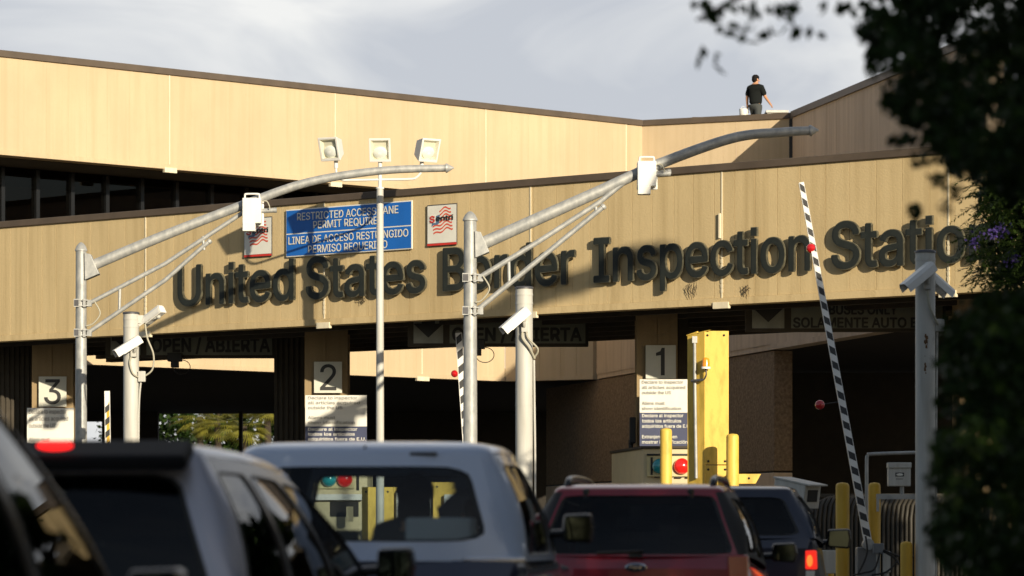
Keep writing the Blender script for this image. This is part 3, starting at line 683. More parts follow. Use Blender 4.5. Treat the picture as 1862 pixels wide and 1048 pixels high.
def floodlight(px, py, yaw):
    c = P(px, py, YF); rot = Matrix.Rotation(yaw, 3, 'Z') @ Matrix.Rotation(R(20), 3, 'X')
    T = lambda x, y, z: c + rot @ Vector((x, y, z))
    w_, h_, dp = .21, .235, .17
    fo = [T(-w_, -dp, -h_), T(w_, -dp, -h_), T(w_, -dp, h_), T(-w_, -dp, h_)]
    bo = [T(-w_ * .62, dp, -h_ * .75), T(w_ * .62, dp, -h_ * .75), T(w_ * .62, dp, h_ * .45), T(-w_ * .62, dp, h_ * .45)]
    fi = [T(-w_ * .8, -dp, -h_ * .74), T(w_ * .8, -dp, -h_ * .74), T(w_ * .8, -dp, h_ * .82), T(-w_ * .8, -dp, h_ * .82)]
    m = MB(); m.add(fo + bo + fi, [(0, 1, 5, 4), (1, 2, 6, 5), (2, 3, 7, 6), (3, 0, 4, 7), (7, 6, 5, 4), (0, 8, 9, 1), (1, 9, 10, 2), (2, 10, 11, 3), (3, 11, 8, 0)])
    hs = m.build('floodlight', 'whitepaint', fl, bevel=.015)
    bk = [T(x * .62, -.10, z * .66 - .01) for x, z in ((-w_, -h_), (w_, -h_), (w_, h_), (-w_, h_))]
    m = MB(); m.add([p + rot @ Vector((0, .004, 0)) for p in fi] + bk, [(0, 1, 5, 4), (1, 2, 6, 5), (2, 3, 7, 6), (3, 0, 4, 7), (4, 5, 6, 7)]); m.build('reflector', 'reflgold', hs)
    m = MB(); m.ell(T(0, -.115, -.06), .14, .045, .12, 18, 10, rot=rot); m.build('bulb', 'bulbwhite', hs)
    m = MB(); m.add([p + rot @ Vector((0, .012, 0)) for p in fi], [(0, 1, 2, 3)]); m.build('lens', 'lampglass', hs)
    m = MB(); sx_ = {605: 611, 774: 767}.get(px, 691); m.path([P(sx_, py + 24, YF), T(0, .03, -h_ * .8)], .034, 12); m.path([P(sx_, py + 38, YF), P(sx_, py + 24, YF)], .04, 12); m.build('knuckle', 'whitepaint', hs)


floodlight(605, 268, R(-25)); floodlight(692, 270, R(-3)); floodlight(774, 270, R(33))
# ------------------------------------------------------------------ camera posts
def cctv_post(px, pyt, Y, label, rust=()):
    r = .138; b_ = P(px, pyt, Y)
    t = thing('camera_post', label, 'post', (b_.x, Y, 0), group='round white camera posts')
    m = MB(); m.path([(b_.x, Y, 0), (b_.x, Y, b_.z - .03)], [r, r], 26); m.path([(b_.x, Y, 0), (b_.x, Y, .03)], .25, 20)
    m.lathe((b_.x, Y, b_.z - 1.9), (0, 0, 1), [(0, r + .003), (.012, r + .003)], 26); m.build('post', 'postwhite', t)
    m = MB(); m.lathe((b_.x, Y, b_.z - .035), (0, 0, 1), [(0, r + .012), (.03, r + .012), (.04, r * .9), (.05, .01)], 26); m.build('post_cap', 'galv_dark', t)
    m = MB()
    for dz in (.12, .26): m.lathe((b_.x, Y, b_.z - dz - .02), (0, 0, 1), [(0, r + .006), (.03, r + .006)], 26)
    m.build('strap', 'postwhite', t)
    return t, b_
def conduit(t, pts, r=.016, m_='cable'): m = MB(); m.path(arc_pts(pts, 8), r, 8); m.build('cable', m_, t)
def jbox(t, c, d): m = MB(); m.box(c, d); m.build('junction_box', 'postwhite', t, bevel=.01)
def security_camera(c, heading, pitch, anchor, label, Lc=.42):
    """weatherproof housing with a sunshield, pointing along heading"""
    rot = Matrix.Rotation(heading, 3, 'Z') @ Matrix.Rotation(pitch, 3, 'X')
    T = lambda x, y, z: c + rot @ Vector((x, y, z))
    t = thing('security_camera', label, 'security camera', c, group='security cameras on the white posts')
    hw, hh = .075, .07; m = MB()
    lp = [(-hw, -hh), (hw, -hh), (hw, hh * .4), (hw * .7, hh), (-hw * .7, hh), (-hw, hh * .4)]
    m.prism([T(x, Lc / 2, z) for x, z in lp], T(0, -Lc / 2, 0) - T(0, Lc / 2, 0)); m.build('housing', 'whitepaint', t, bevel=.008)
    m = MB(); sp = [(-hw * 1.35, -hh * .75), (-hw * 1.25, hh * .6), (-hw * .8, hh * 1.25), (hw * .8, hh * 1.25), (hw * 1.25, hh * .6), (hw * 1.35, -hh * .75)]
    A = [T(x, Lc / 2 + .12, z) for x, z in sp]; Bq = [T(x, -Lc / 2 + .02, z) for x, z in sp]; C_ = [T(x * .95, Lc / 2 + .12, z * .93) for x, z in sp]; D = [T(x * .95, -Lc / 2 + .02, z * .93) for x, z in sp]
    m.strip(A, Bq, 0, False); m.strip(D, C_, 0, False); m.strip(C_, A, 0, False); m.strip(Bq, D, 0, False); m.build('sunshield', 'whitepaint', t, recalc=False)
    m = MB(); m.prism([T(x * .8, Lc / 2 + .004, z * .8) for x, z in lp], T(0, .01, 0) - T(0, 0, 0)); m.build('lens', 'blackgloss', t)
    e = T(0, -Lc * .15, -hh); m = MB(); m.path([anchor, anchor + (e - anchor) * .5 + Vector((0, -.03, -.03)), e], .028, 10); m.ell(e, .045, .045, .045, 12, 8)
    m.box(anchor, (.10, .10, .14)); m.build('bracket', 'postwhite', t)
    return t
YA, YBp, YC = 58.6, 52.6, 46.0
tA, bA = cctv_post(238.5, 568, YA, 'white camera post with two cameras in front of the left open sign')
tB, bB = cctv_post(953, 522, YBp, 'white camera post with one camera just right of the tall middle mast')
tC, bC = cctv_post(1682.5, 456, YC, 'tall white rust streaked camera post beside the dark tree at right')
security_camera(P(281, 573, YA - .1), R(55), R(-28), P(256, 581, YA), 'white security camera reaching right from the top of the leftmost camera post')
security_camera(P(238, 628, YA - .26), R(115), R(-32), P(243, 642, YA - .14), 'white security camera slung below the top on the leftmost camera post')
security_camera(P(942, 580, YBp - .26), R(112), R(-40), P(954, 596, YBp - .14), 'white security camera on the camera post by the middle mast')
security_camera(P(1676, 501, YC - .26), R(118), R(-36), P(1686, 517, YC - .14), 'grey white security camera facing left on the tall post by the dark tree', .46)
security_camera(P(1702, 515, YC + .15), R(-60), R(-34), P(1694, 520, YC + .05), 'second smaller looking security camera half behind the tall post by the dark tree', .34)
conduit(tA, [P(264, 590, YA - .06), P(268, 615, YA - .1), P(279, 645, YA - .1), P(277, 672, YA - .1), P(262, 685, YA - .08)])
conduit(tA, [P(240, 645, YA - .16), P(236, 660, YA - .17), P(242, 680, YA - .16), P(254, 687, YA - .08)])
jbox(tA, P(258, 685, YA - .06), (.13, .1, .19)); conduit(tA, [P(256, 696, YA - .05), P(253, 730, YA - .05), P(252, 790, YA - .05), P(252, 990, YA - .05)], .018, 'postwhite')
conduit(tB, [P(957, 600, YBp - .16), P(960, 615, YBp - .18), P(978, 635, YBp - .12), P(972, 650, YBp - .05)])
conduit(tB, [P(951, 600, YBp - .16), P(950, 615, YBp - .18), P(962, 632, YBp - .17), P(972, 652, YBp - .05)], .02)
conduit(tB, [P(971, 655, YBp - .03), P(972, 750, YBp - .03), P(973, 840, YBp - .03), P(973, 1000, YBp - .03)], .018, 'postwhite')
conduit(tC, [P(1687, 530, YC - .16), P(1690, 555, YC - .17), P(1700, 580, YC - .12), P(1706, 590, YC - .06)], .018)
jbox(tC, P(1708, 592, YC), (.13, .1, .17)); conduit(tC, [P(1704, 604, YC), P(1703, 700, YC), P(1702, 820, YC), P(1702, 1100, YC)], .016, 'postwhite')
m = MB(); rr = random.Random(5)
for i in range(24):
    z = P(0, 610 + rr.random() * 18 + (i > 14) * rr.random() * 55, YC).z; a = -math.pi / 2 + rr.uniform(-.16, .08); s = rr.uniform(.004, .016)
    c = Vector((bC.x + .1395 * math.cos(a), YC + .1395 * math.sin(a), z)); tx = Vector((-math.sin(a), math.cos(a), 0))
    m.add([c - tx * s - Vector((0, 0, s * 2)), c + tx * s - Vector((0, 0, s * 2.4)), c + tx * s * .6 + Vector((0, 0, s)), c - tx * s * .8 + Vector((0, 0, s * .7))], [(0, 1, 2, 3)])
m.build('rust_patch', 'rust', tC)
# ------------------------------------------------------------------ striped barrier arms
def gate(p0, p1, w0, w1, nstripe, lamps, label, dark='signblack', light='whitepaint', band=False, dirn=1):
    """raised barrier arm from p0 (base) to p1 (tip)"""
    p0, p1 = Vector(p0), Vector(p1); ax = (p1 - p0); Lg = ax.length; d = ax.normalized(); s = d.cross(Vector((0, 1, 0))).normalized(); n = Vector((0, -1, 0)); n = (n - d * n.dot(d)).normalized()
    t = thing('barrier_gate', label, 'barrier', (p0.x, p0.y, 0), group='raised striped barrier gates')
    m = MB(); T = lambda a, b_, c: p0 + d * a + s * (b_ * (w0 + (w1 - w0) * a / Lg)) + n * c
    vs = [T(a, b_, c) for a in (0, Lg) for b_ in (-.5, .5) for c in (-.03, .03)]
    m.add(vs, [(0, 1, 3, 2), (4, 6, 7, 5), (0, 4, 5, 1), (2, 3, 7, 6), (0, 2, 6, 4), (1, 5, 7, 3)])
    st = Lg / nstripe
    for i in range(int(nstripe * (.9 if band else 1))):
        a = st * (i + .2)
        m.add([T(a, -.42 * dirn, .032), T(a + st * .5, -.42 * dirn, .032), T(a + st * .78, .42 * dirn, .032), T(a + st * .28, .42 * dirn, .032)], [(0, 1, 2, 3)], 1)
    m.build('arm', [light, dark], t)
    if band: m = MB(); m.add([T(0, -.40, .0315), T(0, .30, .0315), T(Lg * .86, .12, .0315), T(Lg * .92, -.40, .0315)], [(0, 1, 2, 3)]); m.build('yellow_band', 'yellow_b', t)
    for a, side in lamps:
        c = p0 + d * (Lg * a) + s * side
        m = MB(); m.lathe(c + Vector((0, .06, 0)), (0, -1, 0), [(0, .04), (.02, .068), (.08, .068), (.09, .064), (.115, .04), (.125, .01)], 20); m.path([c + Vector((0, .05, 0)), p0 + d * (Lg * a) + Vector((0, .04, 0))], .008, 8, 1); m.build('stop_lamp', ['redlens', 'black'], t)
    b_ = MB(); b_.box((p0.x, p0.y + .14, (p0.z - .08) / 2), (.30, .34, p0.z - .08)); b_.build('gate_cabinet', 'galv_dark2', t, bevel=.02); b_ = MB(); b_.box((p0.x, p0.y + .1, p0.z - .06), (.10, .05, .34)); b_.build('hinge_plate', 'galv', t, bevel=.01)
    m = MB(); m.path([(p0.x, p0.y + .1, p0.z - .04), (p0.x, p0.y - .12, p0.z - .04)], .08, 16); m.build('hub', 'galv', t)
    return t
YG = 47.0
gt = gate(P(1578, 985, YG), P(1457, 333, 48.2), .115, .075, 24, [(.815, .035), (.385, .32)], 'tall striped barrier arm leaning left across the letters, red lamps on it')
gate(P(852, 850, 64.2), P(834, 606, 64.6), .16, .13, 9, [(.70, .14)], 'striped barrier arm with a red lamp half hidden behind the tall middle mast', dirn=-1)
gate(P(198, 940, 62.0), P(195, 712, 62.5), .11, .10, 10, [], 'short upright yellow and black barrier arm between the left posts', dark='signblack', band=True, dirn=-1)
# ------------------------------------------------------------------ bollards
def bollard(px, pyt, Y, r, label, m_='yellow_b'):
    p = P(px, pyt, Y); m = MB(); m.lathe((p.x, Y, 0), (0, 0, 1), [(0, r), (p.z - .05, r), (p.z - .02, r * .94), (p.z, r * .75), (p.z + .012, .01)], 24)
    o = m.build('bollard', m_); return tag(o, label, 'bollard', 'yellow steel bollards')
bollard(1211, 780, 58.0, .105, 'yellow bollard in front of the declaration board and red lamp', 'yellow')
bollard(1332, 790, 58.6, .112, 'yellow bollard right of the tall yellow guard tower', 'yellow')
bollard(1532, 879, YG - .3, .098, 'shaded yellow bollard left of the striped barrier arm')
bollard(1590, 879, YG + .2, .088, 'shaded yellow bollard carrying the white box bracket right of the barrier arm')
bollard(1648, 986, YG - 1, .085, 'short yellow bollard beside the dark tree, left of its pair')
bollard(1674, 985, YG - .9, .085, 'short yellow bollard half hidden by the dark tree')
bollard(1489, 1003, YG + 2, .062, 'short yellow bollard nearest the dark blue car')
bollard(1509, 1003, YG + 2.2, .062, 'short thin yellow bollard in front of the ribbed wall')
# ------------------------------------------------------------------ yellow guard tower and booths
isl = MB()
for px, Y in ((1230, 56.5), (610, 60.5), (95, 64.5)):
    x = P(px, 0, Y + 4).x; isl.prism([(x - 1.0, Y, 0), (x + 1.0, Y, 0), (x + 1.6, Y + 9, 0), (x - .4, Y + 9, 0)], (0, 0, .15))
tag(isl.build('kerb_island', 'island', bevel=.03), kind='structure')
YT = 59.3
tw = thing('guard_tower', 'tall bright yellow steel crash guard standing right of the declaration board', 'crash guard', (P(1290, 0, YT).x, YT, 0))
def tower_panel(px0, px1, pyt, pyb, depth, name, Y=YT, parent=None, m_='yellow'):
    a = P(px0, pyb, Y); b_ = P(px1, pyt, Y); m = MB(); m.obox((a.x, Y, a.z), (b_.x - a.x, 0, 0), (0, depth, 0), (0, 0, b_.z - a.z))
    return m.build(name, m_, parent or tw, bevel=.006)
tower_panel(1281, 1325, 602, 845, .05, 'front_panel')
tower_panel(1281, 1325, 846.5, 1075, .06, 'lower_panel')
a = P(1281, 845, YT); zt_ = P(0, 602, YT).z; zl = P(0, 845, YT).z
m = MB(); q0 = P(1281, 0, YT); q1 = P(1267, 0, YT + .13); q2 = P(1250, 0, YT + .28)
for qa, qb in ((q0, q1), (q1, q2)):
    m.prism([(qa.x, qa.y, .15), (qa.x, qa.y, zt_), (qb.x, qb.y, zt_ - .05), (qb.x, qb.y, .15)], (.03, .02, 0))
m.build('side_panel', 'yellow', tw)
m = MB(); m.prism([(q2.x - .02, q2.y, zt_ - .07), (q0.x + .1, q0.y - .08, zt_ + .004), (q0.x + .1, q0.y + .04, zt_ + .004), (q2.x + .1, q2.y + .1, zt_ - .07)], (0, 0, .015)); m.build('top_flange', 'yellow', tw)
m = MB()
for px, py in ((1286.5, 610), (1316.5, 610), (1288, 839), (1318.5, 839), (1288, 854), (1318.5, 854)): m.lathe(P(px, py, YT - .004), (0, -1, 0), [(0, .022), (.012, .018), (.018, .004)], 10)
m.build('bolt', 'signblack', tw)
m = MB(); m.path([P(1263, 612, YT + .1), P(1263.5, 700, YT + .1), P(1266, 870, YT + .08)], .03, 10); m.box(P(1263, 618, YT + .1), (.09, .09, .12)); m.build('conduit', 'galv', tw)
m = MB(); m.path([P(1257, 693, YT + .06), P(1278, 691, YT - .04)], .025, 8); m.build('conduit_clamp', 'galv_dark', tw)
m = MB(); b0 = P(1263, 843, YT); m.prism([P(1325, 862, YT - .35), P(1384, 862, YT - .35), P(1374, 880, YT - .35), P(1325, 880, YT - .35)], (0, .3, 0)); m.prism([P(1281, 862, YT - .02), P(1262, 846, YT + .4), P(1262, 1000, YT + .4), P(1281, 1000, YT - .02)], (.02, .02, 0)); m.build('wing_plate', 'yellow', tw, bevel=.006)
m = MB()
for px in (1334, 1362): m.lathe(P(px, 870, YT - .354), (0, -1, 0), [(0, .022), (.012, .018), (.018, .004)], 10)
m.build('bolt', 'signblack', tw)
bc = P(1283.5, 661, YT - .1)
be = thing('beacon_lamp', 'small amber beacon lamp on a bent stem against the yellow guard tower', 'beacon', bc)
m = MB(); m.lathe(bc + Vector((0, 0, -.06)), (0, 0, 1), [(0, .075), (.12, .066), (.15, .058), (.165, .01)], 18); m.build('amber_dome', 'amber', be)
m = MB(); m.lathe(bc + Vector((0, 0, -.10)), (0, 0, 1), [(0, .085), (.035, .085), (.04, .07)], 18); m.build('beacon_base', 'whitepaint', be)
m = MB(); m.path(arc_pts([bc + Vector((0, 0, -.10)), P(1284, 682, YT - .1), P(1280, 690, YT - .06), P(1272, 692, YT - .03)], 6), .014, 8); m.build('stem', 'galv_dark', be)
def signal_face(t, px, py, Y, m_, r):
    c = P(px, py, Y); m = MB(); m.lathe(c + Vector((0, .02, 0)), (0, -1, 0), [(0, r), (.04, r), (.08, r * .9), (.12, r * .62), (.14, r * .3), (.145, .005)], 24); m.build('signal_lens', m_, t)
# booth in lane one
YK = 61.3
bt = thing('inspection_booth', 'tan inspection booth with teal and red signal lamps below the right declaration board', 'booth', (P(1210, 0, YK).x, YK, 0), group='lane inspection booths')
fA = P(1170, 0, YK); fB = P(1262, 0, YK); bk = P(1112, 0, YK + 3.4); zt_ = P(0, 816, YK).z
m = MB(); m.prism([(fA.x, fA.y, .15), (fB.x, fB.y, .15), (fB.x, bk.y, .15), (bk.x, bk.y, .15)], (0, 0, zt_ - .15)); m.build('booth_body', 'cream', bt, bevel=.02)
m = MB(); m.prism([(fA.x - .04, fA.y - .05, zt_ + .002), (fB.x + .03, fB.y - .05, zt_ + .002), (fB.x + .03, bk.y, zt_ + .002), (bk.x - .04, bk.y, zt_ + .002)], (0, 0, .045)); m.build('roof_edge', 'soffit', bt)
kf_ = facing(0, YK); m = MB(); z1 = P(0, 829, YK).z; z0 = P(0, 867, YK).z
kf_.box(m, fA.x + .06, fB.x - .05, z0, z1, 0, .06); m.build('signal_case', 'yellowgreen', bt, bevel=.008)

m = MB(); kf_.box(m, fA.x + .06, fB.x - .05, z1 + .005, z1 + .035, .0, .09); kf_.box(m, fA.x + .13, fA.x + .17, z0 + .03, z1 - .03, .06, .07)
for k in range(4): kf_.box(m, fA.x + .2 + k * .2, fA.x + .32 + k * .2, z0 - .02, z0 + .0, .03, .08)
m.build('visor_slot', 'black', bt)
signal_face(bt, 1200, 848, YK - .09, 'teal', .145); signal_face(bt, 1240, 848, YK - .09, 'redlit', .15)
m = MB(); m.box(P(1150, 783, YK + 2), (.12, .3, .5)); m.path([P(1147, 800, YK + 2), P(1147, 816, YK + 2)], .05, 8); m.build('monitor', 'black', bt, bevel=.02)
# booth in lane two, seen through the van's window
YJ = 66.6
b2 = thing('inspection_booth', 'inspection booth with teal and red lamps seen through the rear window of a car', 'booth', (P(600, 0, YJ).x, YJ, 0), group='lane inspection booths')
m = MB(); a = P(520, 0, YJ); c = P(668, 0, YJ); zt_ = P(0, 836, YJ).z; m.obox((a.x, YJ, .15), (c.x - a.x, 0, 0), (0, 2.6, 0), (0, 0, zt_ - .15)); m.build('booth_body', 'cream', b2, bevel=.02)
jf = facing(0, YJ); m = MB(); jf.box(m, P(562, 0, YJ).x, P(645, 0, YJ).x, P(0, 889, YJ).z, P(0, 850, YJ).z, 0, .05); m.build('signal_case', 'yellowgreen', b2, bevel=.008)
m = MB(); jf.box(m, P(648, 0, YJ).x, P(653, 0, YJ).x, P(0, 892, YJ).z, P(0, 838, YJ).z, 0, .012); jf.box(m, P(600, 0, YJ).x, P(652, 0, YJ).x, P(0, 940, YJ).z, P(0, 913, YJ).z, 0, .01); m.build('dark_opening', 'darkwall', b2)
m = MB(); jf.box(m, P(540, 0, YJ).x, P(660, 0, YJ).x, P(0, 910, YJ).z, P(0, 899, YJ).z, 0, .12); m.build('counter', 'whitepaint', b2, bevel=.01)
signal_face(b2, 598, 872, YJ - .07, 'teal', .15); signal_face(b2, 627, 872, YJ - .07, 'redlit', .155)
m = MB(); m.box(P(636, 935, YJ - .4), (.14, .1, .3)); m.build('terminal', 'cream', b2, bevel=.01)
b3 = thing('inspection_booth', 'inspection booth in the far left lane under the plate 3 board', 'booth', (P(92, 0, 71).x, 71.9, 0), group='lane inspection booths')
m = MB(); a = P(40, 0, 71.8); c = P(140, 0, 71.8); m.obox((a.x, 71.7, .15), (c.x - a.x, 0, 0), (0, 2.6, 0), (0, 0, 2.1)); m.build('booth_body', 'cream', b3, bevel=.02)
m = MB(); m.obox((a.x - .05, 71.62, 2.252), (c.x - a.x + .1, 0, 0), (0, 2.7, 0), (0, 0, .05)); m.build('roof_edge', 'soffit', b3)
for px0, px1, pyt, lab in ((658, 716, 886, 'low yellow guard plate left of the passenger silhouette'), (787, 846, 877, 'low yellow guard plate with a paper notice, right of the silhouette')):
    Y = 63.6; a = P(px0, 0, Y); c = P(px1, 0, Y); zt_ = P(0, pyt, Y).z; sgn = 1 if px0 < 700 else -1
    t = thing('guard_plate', lab, 'crash guard', ((a.x + c.x) / 2, Y, 0), group='low yellow crash guards')
    m = MB(); m.obox((a.x, Y, 0), (c.x - a.x, 0, 0), (0, .3, 0), (0, 0, zt_)); m.build('front_panel', 'yellow', t, bevel=.008)
    x = c.x if sgn > 0 else a.x
    m = MB(); m.prism([(x + .001 * sgn, Y - .01, zt_), (x + .09 * sgn, Y - .01, zt_), (x + .001 * sgn, Y - .01, zt_ - .13)], (0, .25, 0)); m.build('flange', 'yellow', t)
    m = MB()
    for dx in (.08, .5): m.lathe((a.x + dx, Y - .001, zt_ - .09), (0, -1, 0), [(0, .022), (.014, .016)], 10)
    m.build('bolt', 'signblack', t)
    m = MB(); m.path([(x + .06 * sgn, Y + .1, 0), (x + .06 * sgn, Y + .1, zt_ - .1)], .03, 8); m.build('conduit', 'galv', t)
    if sgn < 0:
        m = MB(); m.box((a.x + .32, Y - .08, zt_ - .45), (.2, .12, .42)); m.build('notice_box', 'paper', t, bevel=.01)
# ------------------------------------------------------------------ shaded bus lane equipment at right
YS = 52.5
sh = thing('ribbed_shelter', 'dark corrugated shelter wall with rounded top corner behind the barrier arm', 'shelter', (P(1600, 0, YS).x, YS, 0))
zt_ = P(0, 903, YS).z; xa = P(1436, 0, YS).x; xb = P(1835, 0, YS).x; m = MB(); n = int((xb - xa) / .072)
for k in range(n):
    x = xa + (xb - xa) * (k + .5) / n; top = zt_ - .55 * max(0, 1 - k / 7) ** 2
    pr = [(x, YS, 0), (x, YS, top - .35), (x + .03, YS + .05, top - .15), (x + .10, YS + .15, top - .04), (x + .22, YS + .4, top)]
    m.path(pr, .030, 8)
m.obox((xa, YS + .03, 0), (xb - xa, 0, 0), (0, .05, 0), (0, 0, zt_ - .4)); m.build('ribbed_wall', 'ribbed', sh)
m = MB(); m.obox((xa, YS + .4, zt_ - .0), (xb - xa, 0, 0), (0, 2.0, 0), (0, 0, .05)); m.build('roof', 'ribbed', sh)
# big camera housing
c = P(1449, 894, 47.5); hd = thing('camera_housing', 'large grey box camera housing with sloping hood beside the dark blue car', 'camera housing', c)
T = lambda x, y, z: c + Matrix.Rotation(R(36), 3, 'Z') @ (Matrix.Rotation(R(9), 3, 'X') @ Vector((x, y, z)))
m = MB(); m.prism([T(x, .34, z) for x, z in ((-.15, -.20), (.15, -.20), (.15, .14), (-.15, .14))], T(0, -.34, 0) - T(0, .34, 0)); m.build('housing', 'postwhite', hd, bevel=.01)
m = MB(); m.prism([T(x, .36, z) for x, z in ((-.17, .145), (.17, .145), (.17, .165), (-.17, .165))], T(0, -.46, 0) - T(0, .36, 0)); m.build('hood', 'postwhite', hd)
m = MB(); m.prism([T(x, -.341, z) for x, z in ((-.09, -.10), (.09, -.10), (.09, .07), (-.09, .07))], T(0, -.01, 0) - T(0, 0, 0)); m.build('lens_window', 'black', hd)
m = MB(); m.path([(c.x, c.y, 0), (c.x, c.y, c.z - .17)], .06, 12); m.build('stand', 'galv', hd)
# white cabinet on bracket
c = P(1634.5, 863, YG); cb = thing('control_box', 'white lidded control box with an oval badge on a steel bracket near the dark tree', 'control box', c)
k = YG / F
m = MB(); m.box(c + Vector((0, 0, -5 * k)), (40 * k, .2, 33 * k)); m.build('case', 'postwhite', cb, bevel=.01)
m = MB(); m.box(c + Vector((0, -.01, 16.5 * k)), (42 * k, .23, 10 * k)); m.build('lid', 'postwhite', cb, bevel=.008)
cf = facing(0, YG); m = MB(); cf.box(m, c.x - 8 * k, c.x + 8 * k, c.z - 4 * k, c.z + 3 * k, .10, .103); cf.box(m, c.x - 7 * k, c.x + 6 * k, c.z - 9 * k, c.z - 8 * k, .10, .103); m.build('badge', 'signblack', cb)
m = MB(); m.ell(c + Vector((0, -.104, -.5 * k)), 6.3 * k, .002, 2.3 * k, 20, 8); m.build('badge_oval', 'signwhite', cb)
br = MB(); br.obox(P(1594, 908, YG - .1), P(1664, 0, YG).xyz - P(1594, 0, YG).xyz, (0, .08, 0), (0, 0, .075)); br.box(P(1596, 915, YG - .06), (.03, .1, .24)); br.path([P(1640, 904, YG), P(1640, 880, YG)], .03, 8); br.build('bracket', 'galv', cb)
pf = thing('pipe_frame', 'thin bent steel pipe frame arching above the white control box', 'pipe frame', (P(1576, 0, YG + .8).x, YG + .8, 0))
m = MB(); m.path(arc_pts([Vector((P(1576, 0, YG + .8).x, YG + .8, 0)), P(1576, 900, YG + .8), P(1576, 838, YG + .8), P(1578, 829, YG + .8), P(1585, 826, YG + .8), P(1670, 823, YG + .8)], 6), .026, 10); m.build('pipe', 'galv', pf)
def ebox(px, py, Y, d, m_, lab):
    c = P(px, py, Y); t = thing('electrical_box', lab, 'electrical box', c); m = MB(); m.box(c, d); m.build('case', m_, t, bevel=.01)
    m = MB(); m.path([c - Vector((0, 0, d[2] / 2)), (c.x, Y, 0)], .03, 8); m.build('stand_pipe', 'galv', t); return t
ebox(1502, 1022, YG + 1.2, (.30, .2, .34), 'postwhite', 'white electrical cabinet standing behind the left shaded bollard')
ebox(1612, 1022, YG - .3, (.10, .12, .30), 'postwhite', 'narrow white electrical cabinet beside the grey box on the bollard')
cbn = thing('cable_bundle', 'black cables sagging between the boxes at the foot of the barrier arm', 'cables', P(1590, 1040, YG - .5))
for cc in (((1560, 1044), (1572, 1020), (1577, 1000), (1574, 975)), ((1600, 1005), (1590, 1035), (1570, 1042), (1552, 1046)), ((1605, 1003), (1622, 1012), (1640, 1032), (1650, 1038), (1657, 1022)), ((1606, 1000), (1630, 1010), (1650, 1013), (1668, 1012)), ((1585, 1046), (1612, 1040), (1630, 1020), (1612, 1006))):
    m = MB(); m.path(arc_pts([P(x, y, YG - .45) for x, y in cc], 7), .014, 7); m.build('cable', 'black', cbn)
e1 = ebox(1597, 998, YG - .25, (.15, .14, .15), 'galv_dark2', 'dark grey electrical box with hanging cables on the bollard by the barrier arm')

